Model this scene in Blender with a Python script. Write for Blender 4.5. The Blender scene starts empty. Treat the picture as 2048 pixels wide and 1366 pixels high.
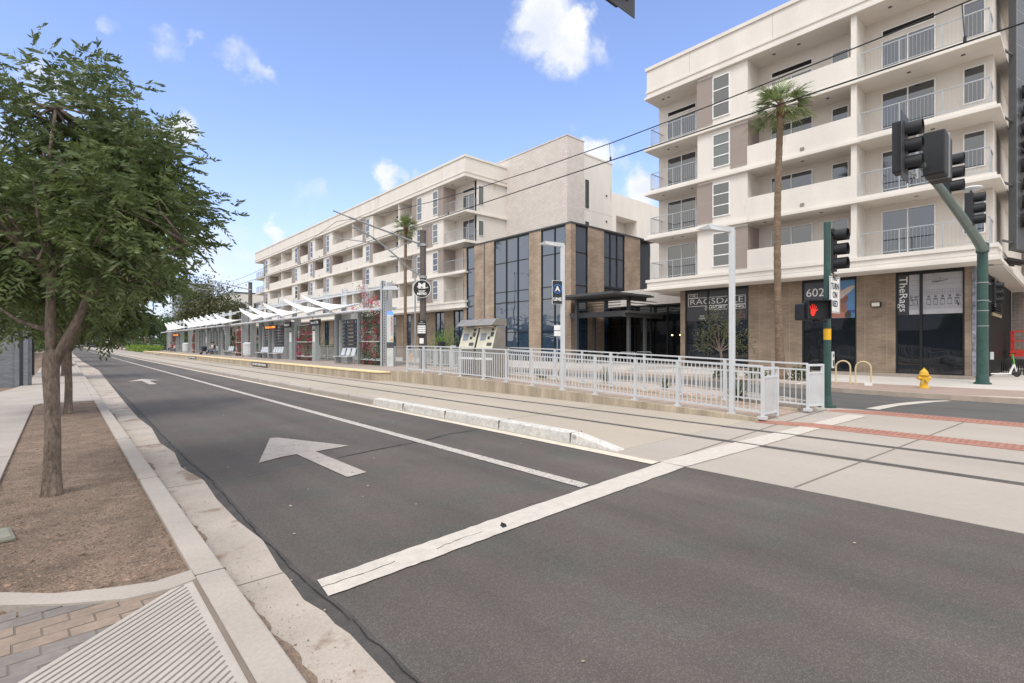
import bpy, math, random
import numpy as np
from mathutils import Vector, Matrix
C = bpy.context.scene.collection
R = math.radians
rnd = random.Random(7)
nr = np.random.default_rng(11)

# ------------------------------------------------------------------ camera
FPX, CAMH = 1010.0, 1.62
AZ = math.atan(901 / 1010)                      # view azimuth clockwise from +Y
cam_d = bpy.data.cameras.new('camera'); cam = bpy.data.objects.new('camera', cam_d); C.objects.link(cam)
cam_d.sensor_width = 36; cam_d.lens = 36 * FPX / 2048; cam_d.shift_y = 4.5 / 2048
cam_d.clip_start = 0.05; cam_d.clip_end = 3000
cam.location = (0, 0, CAMH); cam.rotation_euler = (R(90), 0, -AZ)
bpy.context.scene.camera = cam

# ------------------------------------------------------------------ view, sky, sun
sc = bpy.context.scene
sc.view_settings.view_transform = 'Standard'; sc.view_settings.look = 'None'
sc.view_settings.exposure = 0.50; sc.view_settings.gamma = 1.0
SUN_EL, SUN_AZ = R(56), R(238)                   # azimuth clockwise from +Y
W = bpy.data.worlds.new('World'); sc.world = W; W.use_nodes = True
wt = W.node_tree; wt.nodes.clear()
def wn(t, **k):
    n = wt.nodes.new(t)
    for a, b in k.items(): setattr(n, a, b)
    return n
def wl(a, b): wt.links.new(a, b)
def wmath(op, a, b=None, c=None, clamp=False):
    n = wn('ShaderNodeMath', operation=op, use_clamp=clamp)
    for i, v in enumerate((a, b, c)):
        if v is None: continue
        if isinstance(v, (int, float)): n.inputs[i].default_value = v
        else: wl(v, n.inputs[i])
    return n.outputs[0]
sky = wn('ShaderNodeTexSky', sky_type='NISHITA', sun_disc=False, sun_elevation=SUN_EL, sun_rotation=SUN_AZ, air_density=1.0, dust_density=0.6, ozone_density=1.0)
tc = wn('ShaderNodeTexCoord')
sep = wn('ShaderNodeSeparateXYZ'); wl(tc.outputs['Generated'], sep.inputs[0])
elev = sep.outputs[2]
nz = wn('ShaderNodeTexNoise'); nz.inputs['Scale'].default_value = 9; nz.inputs['Detail'].default_value = 9; nz.inputs['Roughness'].default_value = .62
wl(tc.outputs['Generated'], nz.inputs['Vector'])
sub = wn('ShaderNodeVectorMath', operation='SUBTRACT'); wl(nz.outputs['Color'], sub.inputs[0]); sub.inputs[1].default_value = (.5, .5, .5)
scl = wn('ShaderNodeVectorMath', operation='SCALE'); wl(sub.outputs[0], scl.inputs[0]); scl.inputs['Scale'].default_value = .15
dis = wn('ShaderNodeVectorMath', operation='ADD'); wl(tc.outputs['Generated'], dis.inputs[0]); wl(scl.outputs[0], dis.inputs[1])
def pdir(px, py):
    s, c = math.sin(AZ), math.cos(AZ); k = (px - 1024) / FPX; u = (687.5 - py) / FPX
    return Vector((s + c * k, c - s * k, u)).normalized()
clouds = [(1088, 45, 76, 1.25), (1158, 50, 44, 1.1), (1115, 92, 66, 1.2), (1178, 112, 40, .8), (200, 48, 24, .5), (388, 74, 26, .6), (335, 110, 42, .5), (362, 104, 26, .5),
          (485, 115, 44, .6), (520, 142, 28, .7), (367, 264, 34, .9), (120, 190, 60, .8), (767, 350, 27, .95), (800, 343, 16, .5), (834, 340, 14, .4), (548, 446, 28, 1.1), (556, 468, 18, .8),
          (1208, 308, 36, .9), (1240, 318, 26, .7), (1148, 268, 18, .6), (1282, 380, 44, 1.0), (630, 405, 30, .35), (455, 510, 70, .55), (510, 545, 70, .6), (160, 460, 130, .8), (330, 560, 140, .8), (-80, 300, 130, .8)]
m = None
nw_ = wn('ShaderNodeTexNoise'); nw_.inputs['Scale'].default_value = 22; nw_.inputs['Detail'].default_value = 8; wl(tc.outputs['Generated'], nw_.inputs['Vector'])
wsp = wn('ShaderNodeMapRange'); wl(nw_.outputs['Fac'], wsp.inputs[0]); wsp.inputs[1].default_value = .38; wsp.inputs[2].default_value = .62
for (x, y, r, a) in clouds:
    d = wn('ShaderNodeVectorMath', operation='DISTANCE'); wl(dis.outputs[0], d.inputs[0]); v = pdir(x, y); d.inputs[1].default_value = v
    k = 1.0 / (1 + ((x - 1024) / FPX) ** 2 + ((687 - y) / FPX) ** 2) ** .5
    mr = wn('ShaderNodeMapRange', interpolation_type='SMOOTHSTEP'); wl(d.outputs['Value'], mr.inputs[0])
    mr.inputs[1].default_value = r * 1.25 / FPX * k; mr.inputs[2].default_value = r * .45 / FPX * k; mr.inputs[3].default_value = 0; mr.inputs[4].default_value = a
    if a < .85: mr.inputs[4].default_value = a; mo_ = wmath('MULTIPLY', mr.outputs[0], wsp.outputs[0])
    else: mo_ = mr.outputs[0]
    m = mo_ if m is None else wmath('MAXIMUM', m, mo_)
# unseen cloud deck added overhead and behind the view to whiten the fill light
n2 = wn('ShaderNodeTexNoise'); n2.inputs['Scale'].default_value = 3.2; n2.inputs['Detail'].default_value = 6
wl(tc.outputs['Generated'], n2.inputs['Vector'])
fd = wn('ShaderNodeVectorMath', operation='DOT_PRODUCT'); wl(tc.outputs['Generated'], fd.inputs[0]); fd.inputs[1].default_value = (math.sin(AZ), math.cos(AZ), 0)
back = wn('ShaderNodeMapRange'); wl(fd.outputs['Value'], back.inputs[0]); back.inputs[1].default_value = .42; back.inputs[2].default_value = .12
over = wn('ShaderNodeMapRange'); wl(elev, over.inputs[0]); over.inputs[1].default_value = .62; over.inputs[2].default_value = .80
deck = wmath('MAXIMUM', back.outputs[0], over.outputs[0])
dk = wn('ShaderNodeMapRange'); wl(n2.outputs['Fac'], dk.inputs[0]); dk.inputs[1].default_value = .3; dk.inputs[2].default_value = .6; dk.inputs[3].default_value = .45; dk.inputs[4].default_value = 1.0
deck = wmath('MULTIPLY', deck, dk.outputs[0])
m = wmath('MINIMUM', m, .97)
lo = wn('ShaderNodeMapRange'); wl(elev, lo.inputs[0]); lo.inputs[1].default_value = .34; lo.inputs[2].default_value = -.02; lo.inputs[3].default_value = 0; lo.inputs[4].default_value = .85
low = wn('ShaderNodeMix', data_type='RGBA')
SKY_STR = 0.15
tint = wn('ShaderNodeMix', data_type='RGBA', blend_type='MULTIPLY'); tint.inputs[0].default_value = 1
wl(sky.outputs[0], tint.inputs[6]); wl(wmath('POWER', lo.outputs[0], 1.2), low.inputs[0]); wl(tint.outputs[2], low.inputs[6]); low.inputs[7].default_value = (2.6, 2.95, 4.6, 1); tint.inputs[7].default_value = (1.30, 1.24, 1.42, 1)
skym = wn('ShaderNodeMix', data_type='RGBA'); wl(m, skym.inputs[0]); wl(low.outputs[2], skym.inputs[6]); cs_ = wn('ShaderNodeMapRange'); wl(nz.outputs['Fac'], cs_.inputs[0]); cs_.inputs[1].default_value = .38; cs_.inputs[2].default_value = .58
cc_ = wn('ShaderNodeMix', data_type='RGBA'); wl(cs_.outputs[0], cc_.inputs[0]); cc_.inputs[6].default_value = (3.9, 4.15, 4.7, 1); cc_.inputs[7].default_value = (4.95, 5.0, 5.1, 1); wl(cc_.outputs[2], skym.inputs[7])
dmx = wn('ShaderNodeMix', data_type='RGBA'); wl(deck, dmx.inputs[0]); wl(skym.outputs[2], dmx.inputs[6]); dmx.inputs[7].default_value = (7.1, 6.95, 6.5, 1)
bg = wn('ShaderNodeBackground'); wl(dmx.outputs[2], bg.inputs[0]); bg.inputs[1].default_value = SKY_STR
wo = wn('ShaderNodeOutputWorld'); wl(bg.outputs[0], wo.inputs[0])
sl = bpy.data.lights.new('sun', 'SUN'); sl.energy = 1.5; sl.angle = R(22); sl.color = (1, .965, .91)
so = bpy.data.objects.new('sun', sl); C.objects.link(so)
sdir = Vector((math.sin(SUN_AZ) * math.cos(SUN_EL), math.cos(SUN_AZ) * math.cos(SUN_EL), math.sin(SUN_EL)))
so.rotation_euler = sdir.to_track_quat('Z', 'Y').to_euler()

# ------------------------------------------------------------------ survey helpers
SA, CA = math.sin(AZ), math.cos(AZ)
def G(px, py, z=0.0):
    """ground point measured on the photograph, in metres"""
    d = FPX * (CAMH - z) / (py - 687.5); r = (px - 1024) / FPX * d
    return (SA * d + CA * r, CA * d - SA * r)

# ------------------------------------------------------------------ materials
mats = {}
def nodes(name):
    m = bpy.data.materials.new(name); m.use_nodes = True; t = m.node_tree; b = t.nodes['Principled BSDF']
    return m, t, b
def M(name, col, rough=.6, metal=0, var=.1, scale=3, bump=0, bscale=60, spec=.5, ior=1.45, var2=0, scale2=30, emit=None, col2=None, stretch=(1, 1, 1), wear=None):
    if name in mats: return mats[name]
    m, t, b = nodes(name); N, L = t.nodes, t.links
    b.inputs['Roughness'].default_value = rough; b.inputs['Metallic'].default_value = metal
    b.inputs['Specular IOR Level'].default_value = spec; b.inputs['IOR'].default_value = ior
    tcn = N.new('ShaderNodeTexCoord'); mp = N.new('ShaderNodeMapping'); L.new(tcn.outputs['Object'], mp.inputs[0]); mp.inputs['Scale'].default_value = stretch
    out = None
    def noise(s, d=5):
        n = N.new('ShaderNodeTexNoise'); n.inputs['Scale'].default_value = s; n.inputs['Detail'].default_value = d; L.new(mp.outputs[0], n.inputs['Vector']); return n
    n1 = noise(scale)
    rp = N.new('ShaderNodeValToRGB'); L.new(n1.outputs['Fac'], rp.inputs[0])
    c2 = col2 or tuple(min(1, c * (1 + var)) for c in col)
    c1 = tuple(c * (1 - var) for c in col)
    rp.color_ramp.elements[0].position = .3; rp.color_ramp.elements[1].position = .7
    rp.color_ramp.elements[0].color = (*c1, 1); rp.color_ramp.elements[1].color = (*c2, 1)
    out = rp.outputs[0]
    if var2:
        n3 = noise(scale2, 3); r2 = N.new('ShaderNodeMapRange'); L.new(n3.outputs['Fac'], r2.inputs[0]); r2.inputs[1].default_value = .3; r2.inputs[2].default_value = .7
        r2.inputs[3].default_value = 1 - var2; r2.inputs[4].default_value = 1 + var2
        mx = N.new('ShaderNodeVectorMath'); mx.operation = 'SCALE'; L.new(out, mx.inputs[0]); L.new(r2.outputs[0], mx.inputs['Scale']); out = mx.outputs[0]
    if wear:                       # (colour, scale, threshold) worn patches with a shape of their own
        wc, ws, wth = wear; n4 = noise(ws, 8); r4 = N.new('ShaderNodeMapRange'); L.new(n4.outputs['Fac'], r4.inputs[0]); r4.inputs[1].default_value = wth; r4.inputs[2].default_value = wth + .06
        mx = N.new('ShaderNodeMix'); mx.data_type = 'RGBA'; L.new(r4.outputs[0], mx.inputs[0]); L.new(out, mx.inputs[6]); mx.inputs[7].default_value = (*wc, 1); out = mx.outputs[2]
    L.new(out, b.inputs['Base Color'])
    if bump:
        nb = noise(bscale, 4); bp = N.new('ShaderNodeBump'); bp.inputs['Strength'].default_value = bump; bp.inputs['Distance'].default_value = .02; L.new(nb.outputs['Fac'], bp.inputs['Height']); L.new(bp.outputs[0], b.inputs['Normal'])
    if emit:
        b.inputs['Emission Color'].default_value = (*emit[0], 1); b.inputs['Emission Strength'].default_value = emit[1]
    mats[name] = m; return m
def brickmat(name, c1, c2, mortar, bw, bh, ms=.012, rough=.85, big=.25):
    m, t, b = nodes(name); N, L = t.nodes, t.links
    tcn = N.new('ShaderNodeTexCoord'); sp = N.new('ShaderNodeSeparateXYZ'); L.new(tcn.outputs['Object'], sp.inputs[0])
    ad = N.new('ShaderNodeMath'); L.new(sp.outputs[0], ad.inputs[0]); L.new(sp.outputs[1], ad.inputs[1])
    cb = N.new('ShaderNodeCombineXYZ'); L.new(ad.outputs[0], cb.inputs[0]); L.new(sp.outputs[2], cb.inputs[1])
    br = N.new('ShaderNodeTexBrick'); L.new(cb.outputs[0], br.inputs['Vector'])
    br.inputs['Color1'].default_value = (*c1, 1); br.inputs['Color2'].default_value = (*c2, 1); br.inputs['Mortar'].default_value = (*mortar, 1)
    br.inputs['Scale'].default_value = 1; br.inputs['Brick Width'].default_value = bw; br.inputs['Row Height'].default_value = bh; br.inputs['Mortar Size'].default_value = ms; br.inputs['Mortar Smooth'].default_value = .3
    n = N.new('ShaderNodeTexNoise'); n.inputs['Scale'].default_value = .9; n.inputs['Detail'].default_value = 8; L.new(cb.outputs[0], n.inputs['Vector'])
    mr = N.new('ShaderNodeMapRange'); L.new(n.outputs['Fac'], mr.inputs[0]); mr.inputs[1].default_value = .3; mr.inputs[2].default_value = .7; mr.inputs[3].default_value = 1 - big; mr.inputs[4].default_value = 1 + big
    sc_ = N.new('ShaderNodeVectorMath'); sc_.operation = 'SCALE'; L.new(br.outputs['Color'], sc_.inputs[0]); L.new(mr.outputs[0], sc_.inputs['Scale']); L.new(sc_.outputs[0], b.inputs['Base Color'])
    bp = N.new('ShaderNodeBump'); bp.inputs['Strength'].default_value = .5; bp.inputs['Distance'].default_value = .01; bp.invert = True
    L.new(br.outputs['Fac'], bp.inputs['Height']); L.new(bp.outputs[0], b.inputs['Normal'])
    b.inputs['Roughness'].default_value = rough; mats[name] = m; return m
def glassmat(name, col, ior=1.9, rough=.04, wob=.02):
    m, t, b = nodes(name); N, L = t.nodes, t.links
    b.inputs['Base Color'].default_value = (*col, 1); b.inputs['Roughness'].default_value = rough; b.inputs['IOR'].default_value = ior
    n = N.new('ShaderNodeTexNoise'); n.inputs['Scale'].default_value = .7; n.inputs['Detail'].default_value = 1
    tcn = N.new('ShaderNodeTexCoord'); L.new(tcn.outputs['Object'], n.inputs['Vector'])
    bp = N.new('ShaderNodeBump'); bp.inputs['Strength'].default_value = wob; bp.inputs['Distance'].default_value = .5; L.new(n.outputs['Fac'], bp.inputs['Height']); L.new(bp.outputs[0], b.inputs['Normal'])
    mats[name] = m; return m
def leafmat(name, c1, c2, scale=2.2, trans=.3, rough=.45):
    m, t, b = nodes(name); N, L = t.nodes, t.links
    tcn = N.new('ShaderNodeTexCoord'); n = N.new('ShaderNodeTexNoise'); n.inputs['Scale'].default_value = scale; n.inputs['Detail'].default_value = 6; n.inputs['Roughness'].default_value = .7
    L.new(tcn.outputs['Object'], n.inputs['Vector'])
    rp = N.new('ShaderNodeValToRGB'); L.new(n.outputs['Fac'], rp.inputs[0]); rp.color_ramp.elements[0].position = .35; rp.color_ramp.elements[1].position = .66
    rp.color_ramp.elements[0].color = (*c1, 1); rp.color_ramp.elements[1].color = (*c2, 1)
    L.new(rp.outputs[0], b.inputs['Base Color']); b.inputs['Roughness'].default_value = rough
    tr = N.new('ShaderNodeBsdfTranslucent'); L.new(rp.outputs[0], tr.inputs[0])
    mx = N.new('ShaderNodeMixShader'); mx.inputs[0].default_value = trans; o = N['Material Output']
    L.new(b.outputs[0], mx.inputs[1]); L.new(tr.outputs[0], mx.inputs[2]); L.new(mx.outputs[0], o.inputs[0]); mats[name] = m; return m

def asphalt(name, base, speck, oil=None):
    m, t, b = nodes(name); N, L = t.nodes, t.links
    tcn = N.new('ShaderNodeTexCoord')
    v = N.new('ShaderNodeTexVoronoi'); v.inputs['Scale'].default_value = 150; L.new(tcn.outputs['Object'], v.inputs['Vector'])
    sp = N.new('ShaderNodeSeparateColor'); L.new(v.outputs['Color'], sp.inputs[0])
    r = N.new('ShaderNodeMapRange'); L.new(sp.outputs[0], r.inputs[0]); r.inputs[1].default_value = .55; r.inputs[2].default_value = 1.0; r.inputs[3].default_value = 0; r.inputs[4].default_value = .6
    n = N.new('ShaderNodeTexNoise'); n.inputs['Scale'].default_value = .45; n.inputs['Detail'].default_value = 9; n.inputs['Roughness'].default_value = .6; L.new(tcn.outputs['Object'], n.inputs['Vector'])
    mr = N.new('ShaderNodeMapRange'); L.new(n.outputs['Fac'], mr.inputs[0]); mr.inputs[1].default_value = .3; mr.inputs[2].default_value = .7; mr.inputs[3].default_value = .82; mr.inputs[4].default_value = 1.18
    mpp = N.new('ShaderNodeMapping'); L.new(tcn.outputs['Object'], mpp.inputs[0]); mpp.inputs['Scale'].default_value = (1.6, .05, 1)
    n5 = N.new('ShaderNodeTexNoise'); n5.inputs['Scale'].default_value = 1; n5.inputs['Detail'].default_value = 4; L.new(mpp.outputs[0], n5.inputs['Vector'])
    mr5 = N.new('ShaderNodeMapRange'); L.new(n5.outputs['Fac'], mr5.inputs[0]); mr5.inputs[1].default_value = .3; mr5.inputs[2].default_value = .7; mr5.inputs[3].default_value = .84; mr5.inputs[4].default_value = 1.16
    mu5 = N.new('ShaderNodeMath'); mu5.operation = 'MULTIPLY'; L.new(mr.outputs[0], mu5.inputs[0]); L.new(mr5.outputs[0], mu5.inputs[1])
    mx = N.new('ShaderNodeMix'); mx.data_type = 'RGBA'; L.new(r.outputs[0], mx.inputs[0]); mx.inputs[7].default_value = (*speck, 1)
    n7 = N.new('ShaderNodeTexNoise'); n7.inputs['Scale'].default_value = 1.3; n7.inputs['Detail'].default_value = 6; L.new(tcn.outputs['Object'], n7.inputs['Vector']); r7 = N.new('ShaderNodeMapRange'); L.new(n7.outputs['Fac'], r7.inputs[0]); r7.inputs[1].default_value = .5; r7.inputs[2].default_value = .68
    m7 = N.new('ShaderNodeMix'); m7.data_type = 'RGBA'; L.new(r7.outputs[0], m7.inputs[0]); m7.inputs[6].default_value = (*base, 1); m7.inputs[7].default_value = (base[0] * .86, base[1] * 1.04, base[2] * 1.02, 1); L.new(m7.outputs[2], mx.inputs[6])
    s2 = N.new('ShaderNodeVectorMath'); s2.operation = 'SCALE'; L.new(mx.outputs[2], s2.inputs[0]); L.new(mu5.outputs[0], s2.inputs['Scale'])
    L.new(s2.outputs[0], b.inputs['Base Color']); b.inputs['Roughness'].default_value = .85
    bp = N.new('ShaderNodeBump'); bp.inputs['Strength'].default_value = .6; bp.inputs['Distance'].default_value = .006; L.new(v.outputs['Distance'], bp.inputs['Height']); L.new(bp.outputs[0], b.inputs['Normal'])
    mats[name] = m; return m

m_asph = asphalt('asphalt', (.093, .078, .070), (.20, .175, .155))
m_asph2 = asphalt('asphalt_far', (.10, .093, .09), (.17, .16, .15))
m_seal = M('sealant', (.074, .067, .063), .85, var=.2, scale=5, var2=.2, scale2=70, bump=.4)
m_crack = M('crack_filler', (.02, .019, .018), .9); m_cj = M('joint_grey', (.13, .115, .10), .9)
m_conc = M('concrete', (.41, .365, .325), .85, var=.1, scale=1.3, var2=.07, scale2=45, bump=.15, bscale=90, wear=((.36, .31, .27), 2.3, .66))
m_gut = M('gutter_concrete', (.42, .365, .315), .85, var=.14, scale=1.7, var2=.08, scale2=60, bump=.2, bscale=90, wear=((.27, .20, .155), 2.0, .58))
m_slab = M('track_slab_concrete', (.40, .355, .31), .85, var=.08, scale=.7, var2=.05, scale2=40, bump=.1, bscale=80, stretch=(1, .35, 1))
m_slabw = M('track_slab_stained', (.42, .365, .30), .85, var=.09, scale=.5, var2=.05, scale2=40, bump=.1, bscale=80, stretch=(1, .3, 1))
m_wallc = M('platform_wall_concrete', (.41, .345, .26), .9, var=.28, scale=1.6, var2=.12, scale2=12, stretch=(1, 1.5, .25))
m_soil = M('decomposed_granite', (.235, .172, .128), .95, var=.28, scale=3.2, var2=.38, scale2=55, bump=1.0, bscale=70, wear=((.30, .22, .165), 6, .6))
m_paver = M('plaza_paver', (.40, .31, .26), .85, var=.1, scale=5, var2=.06)
m_plat = M('platform_paving', (.36, .30, .26), .8, var=.1, scale=3)
m_white = M('road_paint', (.56, .51, .455), .75, var=.08, scale=9, var2=.12, scale2=90, bump=.15, wear=((.30, .27, .25), 14, .70))
m_white2 = M('road_paint_worn', (.50, .46, .42), .8, var=.1, scale=9, var2=.2, scale2=120, wear=((.20, .18, .175), 26, .57))
m_cream = M('edge_paint', (.66, .58, .47), .8, var=.1, scale=6, var2=.12, scale2=60)
m_red = M('tactile_red', (.37, .185, .14), .85, var=.14, scale=4, var2=.1)
m_yel = M('tactile_yellow', (.82, .64, .36), .75, var=.1, scale=2)
m_rail = M('rail_steel', (.15, .14, .135), .5, metal=.4)
m_stucco = M('stucco', (.72, .675, .615), .9, var=.05, scale=.9, var2=.03, scale2=30, stretch=(1, 1, .3), wear=((.60, .545, .475), 1.1, .68), bump=.12, bscale=120)
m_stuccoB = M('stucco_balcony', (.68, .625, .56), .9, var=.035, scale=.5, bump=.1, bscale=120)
m_joint = M('stucco_joint', (.42, .36, .31), .9)
m_taupe = M('taupe_panel', (.315, .262, .232), .75, var=.04, scale=.6)
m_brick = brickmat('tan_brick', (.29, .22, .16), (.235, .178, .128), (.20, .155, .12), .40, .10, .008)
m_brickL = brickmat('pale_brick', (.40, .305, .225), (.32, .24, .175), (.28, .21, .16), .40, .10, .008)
m_cmu = brickmat('tower_block', (.66, .60, .55), (.60, .545, .50), (.46, .41, .37), .42, .21, .012, big=.05)
m_cmu2 = brickmat('side_block', (.20, .165, .14), (.17, .14, .12), (.10, .08, .07), .42, .21, .012, big=.08)
m_frame = M('white_window_frame', (.80, .79, .77), .45)
m_black = M('black_metal', (.012, .013, .014), .45, var=.2)
m_gl = glassmat('window_glass', (.008, .014, .024), 2.2, rough=.01, wob=.006)
m_glb = glassmat('tall_glass', (.028, .052, .09), 2.2, rough=.02, wob=.035)
m_gls = glassmat('shaded_window', (.12, .14, .135), 1.8, rough=.1)
m_gld = glassmat('dark_glass', (.006, .007, .008), 1.5)
m_glg = glassmat('shop_glass', (.012, .015, .02), 1.75, rough=.02, wob=.03)
m_galv = M('pale_painted_steel', (.62, .64, .655), .42, metal=.15, var=.05)
m_galv2 = M('galvanised_steel', (.36, .38, .39), .45, metal=.5, var=.1, scale=8)
m_gray = M('charcoal_steel', (.075, .077, .08), .55)
m_green = M('green_pole_paint', (.032, .075, .064), .4, var=.18, scale=5, wear=((.12, .20, .18), 9, .72))
m_greenL = M('faded_green_arm', (.16, .22, .20), .45, var=.1)
m_sig = M('signal_black', (.016, .017, .02), .5, var=.25, spec=.5)
m_lens = M('dark_lens', (.03, .012, .01), .2)
m_pole = M('brown_pole', (.105, .09, .08), .65, var=.15, scale=3)
m_sail = M('white_fabric', (.86, .86, .85), .6, var=.02)
m_ylw = M('hydrant_yellow', (.70, .42, .04), .45, var=.1)
m_ybelt = M('yellow_band', (.80, .45, .02), .5)
m_cream2 = M('machine_cream', (.62, .59, .47), .5)
m_steel = M('brushed_steel', (.33, .31, .285), .38, metal=.6, var=.12, scale=4)
m_bark = M('bark', (.185, .145, .118), .95, var=.35, scale=9, var2=.35, scale2=45, bump=1.0, bscale=60, stretch=(1, 1, .35))
m_palmt = M('palm_trunk', (.20, .14, .095), .95, var=.3, scale=6, var2=.3, scale2=30, bump=.9, bscale=30, stretch=(1, 1, 2.5))
m_leaf = leafmat('pistache_leaf', (.05, .082, .025), (.19, .24, .08), scale=3.5, trans=.36, rough=.38)
m_leafb = leafmat('palm_leaf', (.10, .145, .045), (.30, .36, .15), scale=3)
m_leafc = leafmat('olive_leaf', (.06, .075, .03), (.17, .175, .08), scale=1.0)
m_leafd = leafmat('median_leaf', (.03, .06, .02), (.09, .15, .04), scale=.6)
m_hedge = leafmat('hedge_leaf', (.12, .22, .03), (.26, .38, .07), scale=1.0)
m_vine = leafmat('vine_leaf', (.05, .08, .03), (.13, .17, .07), scale=4)
m_bract = M('magenta_bract', (.62, .03, .12), .6, var=.3, scale=6)
m_bluewall = M('blue_grey_stucco', (.20, .215, .24), .85, var=.12, scale=3, var2=.1, bump=1.0, bscale=7, stretch=(1, 1, 3))
m_darkwall = M('dark_grey_stucco', (.06, .062, .066), .85, var=.12, scale=3, bump=.6, bscale=9)
m_skin = M('skin', (.45, .27, .19), .55)
m_redc = M('red_cloth', (.50, .03, .03), .8)
m_whc = M('white_cloth', (.70, .68, .66), .8)
m_dkc = M('dark_cloth', (.03, .035, .05), .85)
m_txt = M('white_lettering', (.78, .78, .76), .6)
m_blk = M('black_lettering', (.02, .02, .02), .6)
m_film = M('window_film', (.045, .045, .05), .3, var=.05)
m_bed = M('pale_gravel', (.46, .38, .33), .95, var=.2, scale=12, var2=.3, scale2=25, bump=1, bscale=25)
m_stone = M('small_stones', (.23, .16, .12), .9, var=.6, scale=14)

# ------------------------------------------------------------------ mesh helpers
class MB:
    def __init__(s): s.v = []; s.f = []
    def add(s, vs, fs):
        o = len(s.v); s.v += [tuple(v) for v in vs]; s.f += [tuple(o + i for i in f) for f in fs]; return s
    def box(s, x0, x1, y0, y1, z0, z1, b=0):
        if x0 > x1: x0, x1 = x1, x0
        if y0 > y1: y0, y1 = y1, y0
        vs = [(x, y, z) for z in (z0, z1) for (x, y) in ((x0, y0), (x1, y0), (x1, y1), (x0, y1))]
        return s.add(vs, [(0, 3, 2, 1), (4, 5, 6, 7), (0, 1, 5, 4), (1, 2, 6, 5), (2, 3, 7, 6), (3, 0, 4, 7)])
    def prism(s, pts, z0, z1):
        """pts ccw polygon; z0,z1 numbers or lists"""
        n = len(pts); a = [z0] * n if not hasattr(z0, '__len__') else z0; b = [z1] * n if not hasattr(z1, '__len__') else z1
        ar = sum(pts[i][0] * pts[(i + 1) % n][1] - pts[(i + 1) % n][0] * pts[i][1] for i in range(n))
        if ar < 0: pts = pts[::-1]; a = a[::-1]; b = b[::-1]
        vs = [(p[0], p[1], z) for p, z in zip(pts, a)] + [(p[0], p[1], z) for p, z in zip(pts, b)]
        return s.add(vs, [tuple(range(n))[::-1], tuple(range(n, 2 * n))] + [(i, (i + 1) % n, n + (i + 1) % n, n + i) for i in range(n)])
    def sheet(s, pts, z):
        n = len(pts); ar = sum(pts[i][0] * pts[(i + 1) % n][1] - pts[(i + 1) % n][0] * pts[i][1] for i in range(n))
        if ar < 0: pts = pts[::-1]
        return s.add([(p[0], p[1], z if not callable(z) else z(*p)) for p in pts], [tuple(range(n))])
    def tube(s, pts, r, n=8, cap=True):
        pts = [Vector(p) for p in pts]; rs = r if hasattr(r, '__len__') else [r] * len(pts); rings = []; pr = None
        for i, p in enumerate(pts):
            a = pts[max(0, i - 1)]; b = pts[min(len(pts) - 1, i + 1)]; t = (b - a).normalized()
            if pr is None:
                pr = t.cross(Vector((0, 0, 1)));
                if pr.length < .01: pr = t.cross(Vector((1, 0, 0)))
                pr.normalize()
            u = (pr - t * pr.dot(t)).normalized(); pr = u; w = t.cross(u)
            rings.append([p + (u * math.cos(2 * math.pi * k / n) + w * math.sin(2 * math.pi * k / n)) * rs[i] for k in range(n)])
        vs = [v for rg in rings for v in rg]; fs = []
        for i in range(len(rings) - 1):
            for k in range(n): fs.append((i * n + k, i * n + (k + 1) % n, (i + 1) * n + (k + 1) % n, (i + 1) * n + k))
        if cap: fs += [tuple(range(n))[::-1], tuple(range((len(rings) - 1) * n, len(rings) * n))]
        return s.add(vs, fs)
    def bar(s, a, b, w, h=None):
        """rectangular bar between a and b"""
        a, b = Vector(a), Vector(b); h = h or w; t = (b - a).normalized(); u = t.cross(Vector((0, 0, 1)))
        if u.length < .01: u = Vector((1, 0, 0)); v = Vector((0, 1, 0))
        else: u.normalize(); v = u.cross(t)
        u = u * w / 2; v = v * h / 2; vs = [p + q for p in (a, b) for q in (-u - v, u - v, u + v, -u + v)]
        return s.add(vs, [(0, 3, 2, 1), (4, 5, 6, 7), (0, 1, 5, 4), (1, 2, 6, 5), (2, 3, 7, 6), (3, 0, 4, 7)])
    def lathe(s, prof, c=(0, 0, 0), n=16, axis='z'):
        vs = []; c = Vector(c)
        for (r, z) in prof:
            for k in range(n):
                a = 2 * math.pi * k / n; x, y = r * math.cos(a), r * math.sin(a)
                vs.append(c + (Vector((x, y, z)) if axis == 'z' else Vector((x, z, y)) if axis == 'y' else Vector((z, x, y))))
        m_ = len(prof); fs = [(i * n + k, i * n + (k + 1) % n, (i + 1) * n + (k + 1) % n, (i + 1) * n + k) for i in range(m_ - 1) for k in range(n)]
        fs += [tuple(range(n))[::-1], tuple(range((m_ - 1) * n, m_ * n))]
        return s.add(vs, fs)
    def xf(s, mat):
        s.v = [tuple(mat @ Vector(v)) for v in s.v]; return s
    def build(s, name, m, parent=None, smooth=False, bevel=0):
        me = bpy.data.meshes.new(name); me.from_pydata(s.v, [], s.f); me.materials.append(m)
        if smooth: me.shade_smooth()
        me.update(); o = bpy.data.objects.new(name, me); C.objects.link(o)
        if parent: o.parent = parent
        if bevel:
            b = o.modifiers.new('bevel', 'BEVEL'); b.width = bevel; b.segments = 2; b.limit_method = 'ANGLE'
        return o
def tag(o, label=None, cat=None, group=None, kind=None):
    if label: o['label'] = label
    if cat: o['category'] = cat
    if group: o['group'] = group
    if kind: o['kind'] = kind
    return o
def empty(name, loc, label, cat, group=None, rz=0):
    o = bpy.data.objects.new(name, None); o.empty_display_size = .3; C.objects.link(o); o.location = loc; o.rotation_euler = (0, 0, rz)
    return tag(o, label, cat, group)
def struct(mb, name, m, **k): return tag(mb.build(name, m, **k), kind='structure')
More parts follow.
